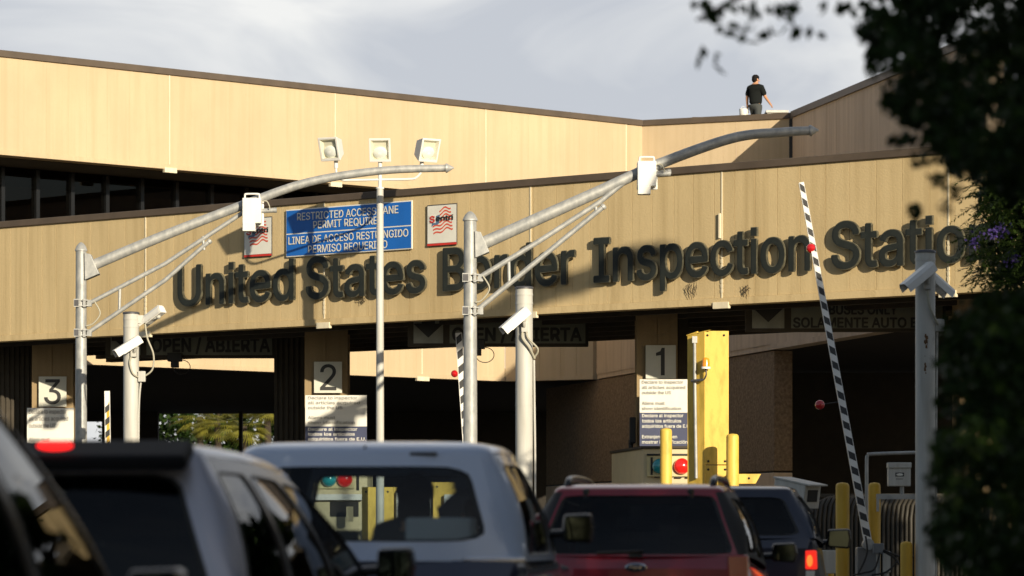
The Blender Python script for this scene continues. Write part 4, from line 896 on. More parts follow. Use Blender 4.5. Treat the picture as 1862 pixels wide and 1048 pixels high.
# ------------------------------------------------------------------ vehicles
def lerp(a, b, t): return a + (b - a) * t
def car(name, label, X, Y, hd, p, group='vehicles queuing in the lanes'):
    """origin at the middle of the rear bumper on the ground, +y forward, heading hd to the right of the view"""
    t = thing(name, label, 'car', (X, Y, 0), -hd, group)
    Lc, wb, wr = p['L'], p['wb'], p['wr']; zb0, zb1 = p['zb']; zr0, zr1 = p['zr']; yb0, yb1 = p['yb']; yr0, yr1 = p['yr']
    zbelt = lambda y: lerp(zb0, zb1, min(1, max(0, (y - yb0) / (yb1 - yb0))))
    body, low = p['paint'], p.get('lower', p['paint'])
    def build(m, nm, mm, par=t, **k): return m.build(nm, mm, par, local=True, **k)
    # lower body: loft of half sections
    st = [0, .04, .14, .4, yb0 + .5, lerp(yb0, yb1, .4), lerp(yb0, yb1, .8), yb1 + .02, yb1 + .3, lerp(yb1, Lc, .6), Lc - .22, Lc - .06, Lc]
    m = MB(); rings = []; hz = p['hood']
    for y in st:
        top = zbelt(y) if y <= yb1 + .02 else lerp(zb1 - .03, hz, (y - yb1) / (Lc - yb1))
        if y < .02: top -= .10
        if y > Lc - .1: top -= .22 if y > Lc - .03 else .08
        wf = 1.0
        if y < .15: wf = .93 + .07 * math.sin(min(1, y / .15) * 1.57)
        if y > Lc - .3: wf = .84 + .16 * math.cos(min(1, (y - Lc + .3) / .3) * 1.57)
        W_ = p['wl'] * wf; wt = wb * wf
        sec = [(0, .26), (W_ * .8, .26), (W_ * .97, .34), (W_, .52), (W_, .72), (lerp(W_, wt, .4), lerp(.72, top, .55)), (wt + .012, top - .09), (wt + .003, top - .025), (wt - .03, top), (wt * .6, top + .004), (0, top + .006)]
        rings.append([Vector((x, y, z)) for x, z in sec] + [Vector((-x, y, z)) for x, z in sec[-2:0:-1]])
    n = len(rings[0])
    for a, b_ in zip(rings, rings[1:]): m.add(a + b_, [(k, (k + 1) % n, n + (k + 1) % n, n + k) for k in range(n)], 0, True)
    m.add(rings[0], [tuple(range(n))]); m.add(rings[-1], [tuple(range(n))[::-1]])
    build(m, 'body', low)
    m = MB(); m.obox((-wb + .09, yb0 + .12, zbelt(yb0) + .008), (2 * wb - .18, 0, 0), (0, yb1 - yb0 - .25, zb1 - zb0), (0, 0, .012)); build(m, 'cabin_floor', 'interior')
    # greenhouse
    r = p.get('r', .07); gl = p['glass']
    C = {('l', 'r'): lambda v: Vector((lerp(-wb, -wr[0], v), lerp(yb0, yr0, v), lerp(zb0, zr0, v))), ('r', 'r'): lambda v: Vector((lerp(wb, wr[0], v), lerp(yb0, yr0, v), lerp(zb0, zr0, v))),
         ('l', 'f'): lambda v: Vector((lerp(-wb, -wr[1], v), lerp(yb1, yr1, v), lerp(zb1, zr1, v))), ('r', 'f'): lambda v: Vector((lerp(wb, wr[1], v), lerp(yb1, yr1, v), lerp(zb1, zr1, v)))}
    bow_r, bow_s, bow_f = p.get('bow', (.05, .04, .16))
    def arcv(v): return .05 * math.sin(v * math.pi) * p.get('tumble', 1)
    def rear(u, v):
        a, b_ = C[('l', 'r')](v) + Vector((r, 0, 0)), C[('r', 'r')](v) - Vector((r, 0, 0)); q = a.lerp(b_, u); q.y -= bow_r * (1 - (2 * u - 1) ** 2) + arcv(v) * .5; return q
    def front(u, v):
        a, b_ = C[('l', 'f')](v) + Vector((r, 0, 0)), C[('r', 'f')](v) - Vector((r, 0, 0)); q = a.lerp(b_, u); q.y += bow_f * (1 - (2 * u - 1) ** 2); return q
    def side(sg):
        k = 'r' if sg > 0 else 'l'
        def f(u, v):
            a, b_ = C[(k, 'r')](v) + Vector((0, r, 0)), C[(k, 'f')](v) - Vector((0, r, 0)); q = a.lerp(b_, u)
            q.x += sg * (bow_s * (1 - (2 * u - 1) ** 2) + arcv(v)); q.z += .02 * (1 - (2 * u - 1) ** 2) * v; return q
        return f
    fm = MB(); par_frame = []
    def window(fn, u0, u1, v0, v1, mu, mv0, mv1, rc, nm, g, out, frame_m=0, skew=(0, 0)):
        """frame between the cell edge and a rounded opening, rubber seal, pane"""
        K = 10; sq = []
        for (a0, b0), (a1, b1) in (((-1, -1), (1, -1)), ((1, -1), (1, 1)), ((1, 1), (-1, 1)), ((-1, 1), (-1, -1))):
            for i in range(K): sq.append((lerp(a0, a1, i / K), lerp(b0, b1, i / K)))
        iu0, iu1, iv0, iv1 = u0 + mu, u1 - mu, v0 + mv0, v1 - mv1
        def inner(a, b_, s):
            rx = ry = rc; qx, qy = max(-(1 - rx), min(1 - rx, a)), max(-(1 - ry), min(1 - ry, b_)); dx, dy = (a - qx) / rx, (b_ - qy) / ry; L_ = math.hypot(dx, dy)
            if L_ > 1: dx, dy = dx / L_, dy / L_
            A_, B_ = (qx + dx * rx) * s, (qy + dy * ry) * s
            return lerp(iu0, iu1, (A_ + 1) / 2) + skew[0] * (1 + B_) / 2 * 0, lerp(iv0, iv1, (B_ + 1) / 2)
        O = [fn(lerp(u0, u1, (a + 1) / 2), lerp(v0, v1, (b_ + 1) / 2)) for a, b_ in sq]
        I = [fn(*inner(a, b_, 1)) for a, b_ in sq]; n = len(sq); out = Vector(out)
        fm.add(O + I, [(k, (k + 1) % n, n + (k + 1) % n, n + k) for k in range(n)], frame_m, True)
        sm = MB(); S0 = [q + out * .004 for q in I]; S1 = [fn(*inner(a, b_, .955)) - out * .012 for a, b_ in sq]
        sm.add(S0 + S1, [(k, (k + 1) % n, n + (k + 1) % n, n + k) for k in range(n)], 0, True)
        ring = []
        for s in (.96, .6, .25): ring.append([fn(*inner(a, b_, s)) - out * .010 for a, b_ in sq])
        gm = MB(); gm.add(ring[0] + ring[1] + ring[2], [(j * n + k, j * n + (k + 1) % n, (j + 1) * n + (k + 1) % n, (j + 1) * n + k) for j in (0, 1) for k in range(n)], 0, True)
        gm.add(ring[2], [tuple(range(n))], 0, True)
        w_ = build(gm, nm, g); build(sm, 'window_seal', 'black', w_, recalc=False)
    mv = p.get('mv', (.06, .10))
    window(rear, 0, 1, 0, 1, p.get('mur', .05), p.get('mvr', mv)[0], p.get('mvr', mv)[1], p.get('rcr', .22), 'rear_window', p.get('glass_r', gl), (0, -1, 0))
    window(front, 0, 1, 0, 1, .03, .02, .07, .10, 'windscreen', p.get('glass_f', gl), (0, 1, .4))
    for sg in (1, -1):
        f = side(sg); cuts = p['cuts']
        for a, b_ in zip(cuts, cuts[1:]): window(f, a, b_, 0, 1, p.get('mus', .022), mv[0], p.get('mvs', mv[1]), .2, 'side_window', gl, (sg, 0, 0), p.get('side_frame', 0))
    for k in ('l', 'r'):                                             # rounded corner pillars
        for e, fa, fb in (('r', rear, side(1 if k == 'r' else -1)), ('f', front, side(1 if k == 'r' else -1))):
            ua = 1 if k == 'r' else 0; ub = 0 if e == 'r' else 1; cols = []
            for i in range(7):
                s = i / 6; cols.append([(fa(ua, v) * (1 - s) ** 2 + C[(k, e)](v) * 2 * s * (1 - s) + fb(ub, v) * s * s) for v in np.linspace(0, 1, 9)])
            for a, b_ in zip(cols, cols[1:]): fm.strip(a, b_, p.get('pillar_m', {}).get(e, 0))
    # roof
    loop = [rear(u, 1) for u in np.linspace(0, 1, 14)]
    def corner(k, e, fa, ua, fb, ub): return [(fa(ua, 1) * (1 - s) ** 2 + C[(k, e)](1) * 2 * s * (1 - s) + fb(ub, 1) * s * s) for s in (1 / 6, 2 / 6, 3 / 6, 4 / 6, 5 / 6)]
    loop += corner('r', 'r', rear, 1, side(1), 0) + [side(1)(u, 1) for u in np.linspace(0, 1, 20)] + corner('r', 'f', front, 1, side(1), 1)[::-1]
    loop += [front(u, 1) for u in np.linspace(1, 0, 14)] + corner('l', 'f', front, 0, side(-1), 1) + [side(-1)(u, 1) for u in np.linspace(1, 0, 20)] + corner('l', 'r', rear, 0, side(-1), 0)[::-1]
    cx = sum((q for q in loop), Vector()) / len(loop); ch = p.get('crown', .09); n = len(loop); rg_ = []
    for s, dz in ((1, 0), (.992, .02), (.97, .042), (.93, .06), (.8, .08), (.55, .094), (.25, .1), (.02, .1)):
        rg_.append([Vector((cx.x + (q.x - cx.x) * s, cx.y + (q.y - cx.y) * s, lerp(cx.z + (zr1 - zr0) * ((q.y - cx.y) * s / (yr1 - yr0)), q.z, s) + dz * ch / .1)) for q in loop])
    rm = MB(); rm.add([q for rr_ in rg_ for q in rr_], [(j * n + k, j * n + (k + 1) % n, (j + 1) * n + (k + 1) % n, (j + 1) * n + k) for j in range(len(rg_) - 1) for k in range(n)], 0, True)
    rm.add(rg_[-1], [tuple(range(n))], 0, True)
    build(rm, 'roof', p.get('roofm', body))
    build(fm, 'pillar_frame', [body, 'black', 'blackgloss'])
    # wheels, lamps, mirrors, bumpers, plate
    for yw in (.78, Lc - .88):
        for sg in (-1, 1):
            wm = MB(); wm.lathe((sg * (p['wl'] - .20), yw, .34), (sg, 0, 0), [(0, .20), (0, .30), (.03, .335), (.17, .335), (.20, .31), (.205, .22)], 28); wo_ = build(wm, 'wheel', 'black')
            wm = MB(); wm.lathe((sg * (p['wl'] - .05), yw, .34), (sg, 0, 0), [(0, .215), (.02, .215), (.03, .19), (.02, .06), (.045, .05), (.05, .005)], 24); build(wm, 'rim', 'galv', wo_)
    m = MB(); m.box((0, -.03, .50), (p['wl'] * 1.86, .14, .20)); m.box((0, Lc, .48), (p['wl'] * 1.7, .14, .22)); build(m, 'bumper', 'grey_plastic', bevel=.04)
    for sg in (-1, 1):
        z0, z1, xw = p['tail']; m = MB(); m.prism([(sg * (wb - xw), -.015, z0), (sg * (wb + .02), -.01, z0), (sg * (wb + .01), -.005, z1), (sg * (wb - xw), -.012, z1)], (0, .16, 0)); tl = build(m, 'tail_lamp', p['tailm'], bevel=.015)
        if p['tailm'] == 'tail_on':
            m = MB(); m.ell((sg * (wb - xw * .55), -.022, lerp(z0, z1, .45)), .030, .006, .06, 12, 8); build(m, 'bulb', 'tail_hot', tl)
            m = MB(); m.box((sg * (wb - xw * .5), -.022, z0 - .05), (xw * .9, .02, .07)); build(m, 'reverse_lens', 'signwhite', tl)
        hm = MB(); hm.box((sg * (wb - .2), Lc - .02, hz - .18), (.3, .1, .14)); build(hm, 'headlight', 'chrome', bevel=.03)
        mm = MB(); my, mzz, mw, mh = p['mirror']; c_ = Vector((sg * (wb + .06 + mw * .5), my, mzz))
        mm.prism([c_ + Vector((sg * x, y, z)) for x, y, z in ((-mw / 2, 0, -mh * .42), (mw * .42, 0, -mh / 2), (mw / 2, 0, 0), (mw * .42, 0, mh / 2), (-mw * .45, 0, mh * .46))], (0, .13, 0))
        mo = build(mm, 'mirror', p.get('mirrorm', 'blackgloss'), bevel=.025)
        mm = MB(); mm.path([(sg * (wb - .03), my + .08, mzz - mh * .2), c_ + Vector((-sg * mw * .3, .07, -mh * .15))], .028, 8); build(mm, 'mirror_arm', 'blackgloss', mo)
        mm = MB(); mm.prism([c_ + Vector((sg * x, -.003, z)) for x, z in ((-mw * .40, -mh * .34), (mw * .34, -mh * .40), (mw * .40, 0), (mw * .34, mh * .40), (-mw * .36, mh * .37))], (0, -.003, 0)); build(mm, 'mirror_glass', 'mirrorglass', mo)
    # seats and dash
    ys_f = lerp(yb0, yb1, p.get('seat', .66))
    for ys, top in ((ys_f, 0), (ys_f - .95, -.06)):
        if ys < yb0 + .35: continue
        for sx in (-.37, .37):
            m = MB(); zt = zb0 + p.get('seatz', .22) + top; m.prism([(sx - .24, ys, .6), (sx + .24, ys, .6), (sx + .21, ys - .1, zt), (sx - .21, ys - .1, zt)], (0, .14, .02)); so_ = build(m, 'seat', 'seat', bevel=.05)
            m = MB(); m.box((sx, ys - .06, zt + .12), (.26, .1, .18)); m.path([(sx - .06, ys - .05, zt), (sx - .06, ys - .05, zt + .06)], .01, 6); m.path([(sx + .06, ys - .05, zt), (sx + .06, ys - .05, zt + .06)], .01, 6); build(m, 'headrest', 'seat', so_, bevel=.04)
    m = MB(); m.box((0, yb1 - .15, zb1 - .02), (2 * wb - .25, .4, .14)); build(m, 'dashboard', 'interior', bevel=.05)
    return t, build
# silver van-like car just left of the frame
car('silver_car', 'blurred silver car nearest the camera at the left edge, only its side glass in view', -2.72, 9.05, R(7.6),
    dict(L=4.75, wb=.86, wl=.93, wr=(.64, .60), zb=(1.08, 1.0), zr=(1.87, 1.82), yb=(.15, 3.5), yr=(.45, 2.45), hood=.86, paint='silver2', glass='privacy', cuts=[0, .30, .60, 1], tail=(.85, 1.05, .2), tailm='tail_off', mirror=(3.05, 1.13, .22, .17), r=.10, side_frame=2, crown=.07, mvs=.05))
t, bd = car('grey_wagon', 'blurred dark rear grey silver wagon with its high brake lamp lit', -2.07, 15.0, R(8),
    dict(L=4.7, wb=.86, wl=.92, wr=(.62, .58), zb=(1.06, 1.02), zr=(1.70, 1.635), yb=(.05, 3.5), yr=(.22, 2.45), hood=.92, paint='silver', glass='privacy', glass_r='privacy', cuts=[0, .27, .62, 1], tail=(.9, 1.12, .16), tailm='tail_off', pillar_m={}, mirror=(3.0, 1.19, .21, .19), r=.09, mur=.03, mvr=(.02, .12), mus=.02, roofm='silver', crown=.085, side_frame=2))
m = MB(); m.prism([(-.60, -.02, 1.70), (.60, -.02, 1.70), (.585, .22, 1.785), (-.585, .22, 1.785)], (0, .03, -.07)); sp = bd(m, 'spoiler', 'matteblack', bevel=.02)
m = MB(); m.ell((.0, -.028, 1.747), .088, .02, .022, 22, 10); bd(m, 'brake_lamp', 'brake_on', sp, bevel=.01)
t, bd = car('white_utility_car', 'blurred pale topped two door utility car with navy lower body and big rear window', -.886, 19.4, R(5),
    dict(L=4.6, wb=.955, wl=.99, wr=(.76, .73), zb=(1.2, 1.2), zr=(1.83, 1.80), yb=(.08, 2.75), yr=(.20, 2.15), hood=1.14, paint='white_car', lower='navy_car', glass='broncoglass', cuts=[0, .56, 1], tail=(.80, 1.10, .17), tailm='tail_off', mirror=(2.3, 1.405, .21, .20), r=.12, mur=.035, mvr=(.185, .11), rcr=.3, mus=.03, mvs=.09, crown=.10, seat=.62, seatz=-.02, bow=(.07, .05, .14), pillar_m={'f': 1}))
m = MB(); m.box((0, .062, 1.206), (1.93, .03, .035)); bd(m, 'chrome_strip', 'chrome', bevel=.01)
m = MB(); m.box((.35, .165, 1.835), (.16, .05, .02)); m.box((0, .18, 1.86), (.012, .05, .05)); bd(m, 'roof_trim', 'grey_plastic')
m = MB(); m.box((.42, .45, 1.33), (.4, .25, .26)); ca = m.build('cargo_box', 'paper', None, bevel=.02)
hdm = Matrix.Translation((-.886, 19.4, 0)) @ Matrix.Rotation(-R(5), 4, 'Z'); ca.matrix_world = hdm; tag(ca, 'pale box standing behind the rear window of the pale topped car', 'box')
t, bd = car('dark_red_car', 'dark red sport utility car with black roof rails and an oval tailgate badge', .94, 25.0, R(7),
    dict(L=4.4, wb=.84, wl=.90, wr=(.655, .62), zb=(1.21, 1.08), zr=(1.70, 1.68), yb=(.05, 3.25), yr=(.24, 2.35), hood=1.0, paint='red_car', glass='tinted', glass_r='tinted', cuts=[0, .26, .62, 1], tail=(.72, 1.22, .15), tailm='tail_off', mirror=(2.75, 1.23, .22, .17), r=.07, mur=.015, mvr=(.03, .055), mus=.018, crown=.075, side_frame=1, pillar_m={'r': 1}, rcr=.12))
for sg in (-1, 1):
    m = MB(); m.path(arc_pts([Vector((sg * .56, y, z)) for y, z in ((.38, 1.72), (.50, 1.80), (1.4, 1.82), (2.2, 1.80), (2.32, 1.72))], 5), .026, 8); bd(m, 'roof_rail', 'blackgloss')
    m = MB(); m.box((sg * .40, .225, 1.675), (.05, .05, .10)); bd(m, 'hinge', 'blackgloss', bevel=.01)
m = MB(); m.ell((0, -.012, 1.125), .085, .012, .036, 24, 10); em = bd(m, 'badge', 'chrome')
m = MB(); m.ell((0, -.018, 1.125), .074, .012, .028, 24, 10); bd(m, 'badge_oval', 'navy_car', em)
m = MB(); put_text(m, facing(0, -.031), 'Ford', -.048, .048, 1.113, .026, 0, bold=.01, ext=.001, shear=.3); bd(m, 'badge_text', 'chrome', em, recalc=False)
m = MB(); m.path([(-.3, -.01, 1.235), (.05, -.02, 1.25)], .012, 6); m.box((-.0, .02, 1.225), (.1, .05, .05)); bd(m, 'wiper', 'black')
t, bd = car('dark_blue_car', 'dark blue sport utility car with its right tail lamp lit, farthest in the queue', 2.13, 33.0, R(6.5),
    dict(L=4.8, wb=.90, wl=.95, wr=(.66, .64), zb=(1.36, 1.25), zr=(1.83, 1.80), yb=(.05, 3.5), yr=(.3, 2.5), hood=1.1, paint='blue_car', glass='tinted', glass_r='tinted', cuts=[0, .28, .64, 1], tail=(1.05, 1.24, .10), tailm='tail_on', mirror=(2.7, 1.36, .27, .22), r=.08, mur=.03, mvr=(.06, .12), mus=.02, crown=.075, side_frame=1))
car('pale_sedan', 'pale sedan mostly hidden between the pale topped car and the dark red car', -.30, 27.6, R(6.5),
    dict(L=4.5, wb=.80, wl=.88, wr=(.60, .57), zb=(1.0, .95), zr=(1.42, 1.41), yb=(.45, 3.3), yr=(1.0, 2.4), hood=.82, paint='pearl', glass='tinted', cuts=[0, .45, 1], tail=(.72, .9, .3), tailm='tail_off', mirror=(2.9, 1.02, .2, .15), r=.08, crown=.09))
# ------------------------------------------------------------------ people
def skin_mesh(name, nodes, edges, m_, parent=None, sub=2, root=0):
    """nodes: (position, (rx, ry)); one continuous skinned surface"""
    me = bpy.data.meshes.new(name); off = worldbase(parent) if parent else Vector()
    me.from_pydata([Vector(p) - off for p, _ in nodes], edges, []); me.materials.append(M[m_])
    o = bpy.data.objects.new(name, me); col.objects.link(o)
    sk = o.modifiers.new('s', 'SKIN'); sk.use_smooth_shade = True
    if not me.skin_vertices: 
        bm = bmesh.new(); bm.from_mesh(me); bm.verts.layers.skin.verify(); bm.to_mesh(me); bm.free()
    for i, (_, r_) in enumerate(nodes):
        me.skin_vertices[0].data[i].radius = r_ if hasattr(r_, '__len__') else (r_, r_); me.skin_vertices[0].data[i].use_root = (i == root)
    sb = o.modifiers.new('u', 'SUBSURF'); sb.levels = sub; sb.render_levels = sub
    dg = bpy.context.evaluated_depsgraph_get(); ev = bpy.data.meshes.new_from_object(o.evaluated_get(dg)); ev.name = name
    bpy.data.objects.remove(o); bpy.data.meshes.remove(me)
    o = bpy.data.objects.new(name, ev); col.objects.link(o)
    if parent: o.parent = parent
    return o
def rotz(v, a): return Vector((v[0] * math.cos(a) - v[1] * math.sin(a), v[0] * math.sin(a) + v[1] * math.cos(a), v[2]))
def person(label, base, face, J, shirt, hair=1.0, headturn=0, group=None):
    """J: joint positions in a frame whose -y is the body's front; base: point below the pelvis on the ground"""
    J = {k: (-v[0], v[1], v[2]) for k, v in J.items()}
    base = Vector(base); t = thing('person', label, 'person', base, 0, group)
    W_ = lambda v: base + rotz(v, face)
    n = []; e = []; idx = {}
    def add(k, v, r_, par=None):
        idx[k] = len(n); n.append((W_(v), r_))
        if par is not None: e.append((idx[par], idx[k]))
    add('pelvis', J['pelvis'], (.085, .07)); add('belly', J['belly'], (.145, .11), 'pelvis'); add('chest', J['chest'], (.16, .115), 'belly'); add('collar', J['collar'], (.10, .08), 'chest')
    add('neck', J['neck'], .056, 'collar'); add('jaw', J['jaw'], (.068, .078), 'neck'); add('skull', J['skull'], (.080, .098), 'jaw'); add('crown', J['crown'], (.055, .07), 'skull')
    for s in ('l', 'r'):
        add('sh' + s, J['sh' + s], .068, 'collar'); add('el' + s, J['el' + s], .046, 'sh' + s); add('wr' + s, J['wr' + s], .031, 'el' + s)
        d = (Vector(J['wr' + s]) - Vector(J['el' + s])).normalized(); add('pa' + s, Vector(J['wr' + s]) + d * .06, (.036, .024), 'wr' + s)
        sx = -1 if s == 'r' else 1
        for i, (off, ln) in enumerate(((-.027, .075), (-.009, .085), (.009, .08), (.027, .062))):
            q = Vector(J['wr' + s]) + d * .10 + Vector((0, off, 0)); add('f%s%d' % (s, i), q, .0095, 'pa' + s); add('g%s%d' % (s, i), q + d * ln * .5 + Vector((-sx * .008, 0, 0)), .008, 'f%s%d' % (s, i)); add('h%s%d' % (s, i), q + d * ln + Vector((-sx * .028, 0, 0)), .007, 'g%s%d' % (s, i))
        add('t1' + s, Vector(J['wr' + s]) + d * .05 + Vector((0, -.035, 0)), .011, 'pa' + s); add('t2' + s, Vector(J['wr' + s]) + d * .095 + Vector((-sx * .01, -.052, 0)), .009, 't1' + s)
        add('hp' + s, J['hp' + s], .05, 'pelvis'); add('kn' + s, J['kn' + s], .045, 'hp' + s); add('an' + s, J['an' + s], .042, 'kn' + s); add('to' + s, Vector(J['an' + s]) + Vector((0, -.16, -.05)), (.045, .03), 'an' + s)
    b_ = skin_mesh('body', n, e, 'skin', t)
    # clothes follow the same joints
    cn = []; ce = []
    def cadd(v, r_, par=None):
        cn.append((W_(v), r_)); 
        if par is not None: ce.append((par, len(cn) - 1))
        return len(cn) - 1
    L_ = lambda a, b2, f: Vector(J[a]).lerp(Vector(J[b2]), f)
    a0 = cadd(L_('pelvis', 'belly', -.12), (.19, .15)); a0 = cadd(L_('pelvis', 'belly', .45), (.195, .155), a0); a1 = cadd(J['belly'], (.20, .155), a0); a2 = cadd(J['chest'], (.215, .15), a1); a3 = cadd(J['collar'], (.125, .10), a2); cadd(L_('collar', 'neck', .95), (.075, .075), a3)
    for s in ('l', 'r'): q = cadd(J['sh' + s], .092, a3); q = cadd(L_('sh' + s, 'el' + s, .5), .086, q); cadd(L_('sh' + s, 'el' + s, .9), .08, q)
    skin_mesh('shirt', cn, ce, shirt, t)
    cn.clear(); ce.clear()
    q0 = cadd(L_('pelvis', 'belly', .1), (.19, .15)); q1 = cadd(Vector(J['pelvis']) - Vector((0, 0, .05)), (.20, .16), q0)
    for s in ('l', 'r'): q = cadd(Vector(J['hp' + s]) - Vector((0, 0, .06)), .128, q1); q = cadd(L_('hp' + s, 'kn' + s, .55), .105, q); q = cadd(J['kn' + s], .082, q); cadd(L_('kn' + s, 'an' + s, .92), .07, q)
    skin_mesh('trousers', cn, ce, 'trousers', t)
    # head: hair cap, ears, nose, eyes and mouth
    hc = Vector(J['skull']); sk = Vector(J['crown']); hr = rotz((0, 0, 0), 0)
    T = lambda x, y, z: W_(hc + rotz((x, y, z), headturn))
    rm = Matrix.Rotation(face + headturn, 3, 'Z')
    m = MB(); m.ell(T(0, .012 + .03 * (hair - 1), .035), .092 * hair, .108 * hair, .085 * hair, 18, 12, rot=rm); m.ell(T(0, .05, -.02 - .25 * (hair - 1)), .084 * hair, .072, .09 * (3 * hair - 2), 16, 10, rot=rm); m.build('hair', 'hair', t)
    m = MB()
    for sx in (-1, 1): m.ell(T(sx * .088, .0, -.03), .012, .022, .035, 10, 8, rot=rm)
    m.build('ear', 'skin', t)
    m = MB(); m.ell(T(0, -.108, -.045), .014, .02, .026, 10, 8, rot=rm); m.build('nose', 'skin', t)
    m = MB()
    for sx in (-1, 1): m.ell(T(sx * .034, -.092, -.012), .013, .008, .007, 10, 6, rot=rm)
    m.build('eyes', 'hair', t)
    m = MB(); m.ell(T(0, -.092, -.085), .024, .008, .006, 10, 6, rot=rm); m.build('mouth', 'flagred', t)
    return t
YP = 91.6; hp = P(1376, 137, YP); zfoot = hp.z - 1.74
st_ = dict(pelvis=(0, 0, .93), belly=(0, 0, 1.10), chest=(0, .01, 1.30), collar=(0, .01, 1.455), neck=(0, -.005, 1.52), jaw=(0, -.03, 1.575), skull=(0, -.015, 1.64), crown=(0, 0, 1.70),
          shl=(-.19, .01, 1.385), shr=(.19, .01, 1.385), ell=(-.25, .05, 1.13), elr=(.25, -.10, 1.13), wrl=(-.25, .03, .89), wrr=(.27, -.31, .97),
          hpl=(-.09, 0, .89), hpr=(.09, 0, .89), knl=(-.10, -.14, .50), knr=(.10, .06, .50), anl=(-.10, -.18, .09), anr=(.10, .26, .12))
FACE = R(180 - 36)          # he walks away, to the right
pp = person('man in black polo shirt walking on the roof edge seen from behind', (hp.x - .03, YP, zfoot), FACE, st_, 'shirt', headturn=R(-28))
b0 = Vector((hp.x - .03, YP, zfoot)); wl_ = st_['wrl']; bw = b0 + rotz((-wl_[0], wl_[1], wl_[2]), FACE)
m = MB(); bc_ = bw + Vector((-.10, .02, -.16)); m.lathe(bc_ + Vector((0, 0, -.16)), (0, 0, 1), [(0, .10), (.02, .115), (.24, .13), (.25, .125)], 18); m.path([bc_ + Vector((-.1, 0, .09)), bc_ + Vector((-.02, 0, .17)), bc_ + Vector((.1, 0, .09))], .006, 6)
tag(m.build('bucket', 'whitepaint'), 'white pail in the left hand of the man on the roof', 'bucket')
q = P(1411, 204, 91.3); m = MB(); m.box(q + Vector((.0, 0, -.04)), (.62, .9, .07)); m.box(q + Vector((0, .0, -.45)), (.54, .8, .76)); tag(m.build('roof_hatch', 'postwhite', bevel=.01), 'low white roof hatch at the wall corner beside the walking man', 'roof hatch')
m = MB(); q = P(1268, 214, 91.4); m.box(q + Vector((0, .1, -.05)), (.3, .3, .12)); m.box(q + Vector((0, .1, -.5)), (.12, .12, .8)); tag(m.build('roof_vent', 'cap', bevel=.02), 'small brown vent just showing over the roof edge left of the man', 'roof vent')
sit = dict(pelvis=(0, 0, .62), belly=(0, .05, .80), chest=(0, .09, 1.02), collar=(0, .09, 1.20), neck=(0, .07, 1.28), jaw=(0, .04, 1.345), skull=(0, .05, 1.41), crown=(0, .06, 1.475),
           shl=(-.19, .09, 1.17), shr=(.19, .09, 1.17), ell=(-.25, -.08, .95), elr=(.25, -.08, .95), wrl=(-.2, -.3, .9), wrr=(.2, -.3, .9), hpl=(-.1, -.03, .6), hpr=(.1, -.03, .6), knl=(-.13, -.45, .64), knr=(.13, -.45, .64), anl=(-.13, -.55, .3), anr=(.13, -.55, .3))
sx = P(757, 0, 20.5).x
person('dark silhouette of a seated person centred in the pale topped car rear window', (sx, 20.5, .19), R(180 - 5), sit, 'greyshirt', hair=1.32)
sx = P(868, 0, 21.0).x
person('dark silhouette of a seated person at the right side of the pale topped car', (sx, 21.0, .08), R(180 - 5), sit, 'greyshirt', headturn=R(20))
# ------------------------------------------------------------------ trees
def branch(m, pts, r0, r1, seg=9): pts = arc_pts([Vector(p) for p in pts], 6); n = len(pts); m.path(pts, [lerp(r0, r1, i / (n - 1)) for i in range(n)], seg)
rng = np.random.default_rng(11)
# the near dark tree: leaves hang into the right of the picture
tr = thing('shade_tree', 'dark out of focus broadleaf tree filling the right edge with twigs hanging over the top', 'tree', (4.9, 13.5, 0))
m = MB(); branch(m, [(4.9, 13.5, 0), (4.8, 13.4, 1.6), (4.5, 13.5, 3.0), (4.2, 13.4, 4.6)], .24, .10, 14); tk = m.build('trunk', 'bark', tr)
m = MB(); branch(m, [(4.7, 13.4, 2.2), (3.6, 13.4, 3.0), (2.6, 13.5, 3.62), (1.9, 13.6, 3.78), (1.3, 13.6, 3.72), (.76, 13.6, 3.46)], .09, .006); m.build('limb', 'bark', tr)
m = MB(); branch(m, [(4.8, 13.4, 1.3), (3.8, 13.3, 1.7), (2.9, 13.3, 1.9), (2.2, 13.4, 2.2)], .07, .012); m.build('limb', 'bark', tr)
m = MB(); branch(m, [(4.5, 13.5, 3.2), (5.6, 14.2, 4.2), (6.2, 14.6, 5.4)], .08, .02); m.build('limb', 'bark', tr)
cs = []; rs_ = []
EDGE = [(-160, 1530), (0, 1560), (100, 1565), (180, 1600), (250, 1650), (290, 1690), (330, 1760), (370, 1850), (400, 1900), (505, 1900), (530, 1810), (560, 1745), (600, 1705), (760, 1688), (900, 1682), (1060, 1690)]
def edge(py): return np.interp(py, [a for a, _ in EDGE], [b_ for _, b_ in EDGE])
while len(cs) < 1500:
    Y = rng.uniform(12.2, 15.6); py = rng.uniform(-420, 1150); px = rng.uniform(1500, 2380)
    rr_ = rng.uniform(.05, .13); rp = rr_ * F / Y
    if px - rp * .75 < edge(max(py, -160)): continue
    cs.append(tuple(P(px, py, Y))); rs_.append(rr_)
while len(cs) < 1640:
    Y = rng.uniform(15.2, 17.5); cs.append(tuple(P(rng.uniform(1765, 2000), rng.uniform(590, 1120), Y))); rs_.append(.2)
while len(cs) < 1940:
    Y = rng.uniform(15, 17.5); py = rng.uniform(-420, 1150); px = rng.uniform(1600, 2500)
    if px - 70 < edge(max(py, -160)): continue
    cs.append(tuple(P(px, py, Y))); rs_.append(.2)
for _ in range(240):
    Y = rng.uniform(12.0, 16.5); cs.append((rng.uniform(2.6, 6.8), Y, rng.uniform(2.6, 6.2))); rs_.append(rng.uniform(.2, .4))
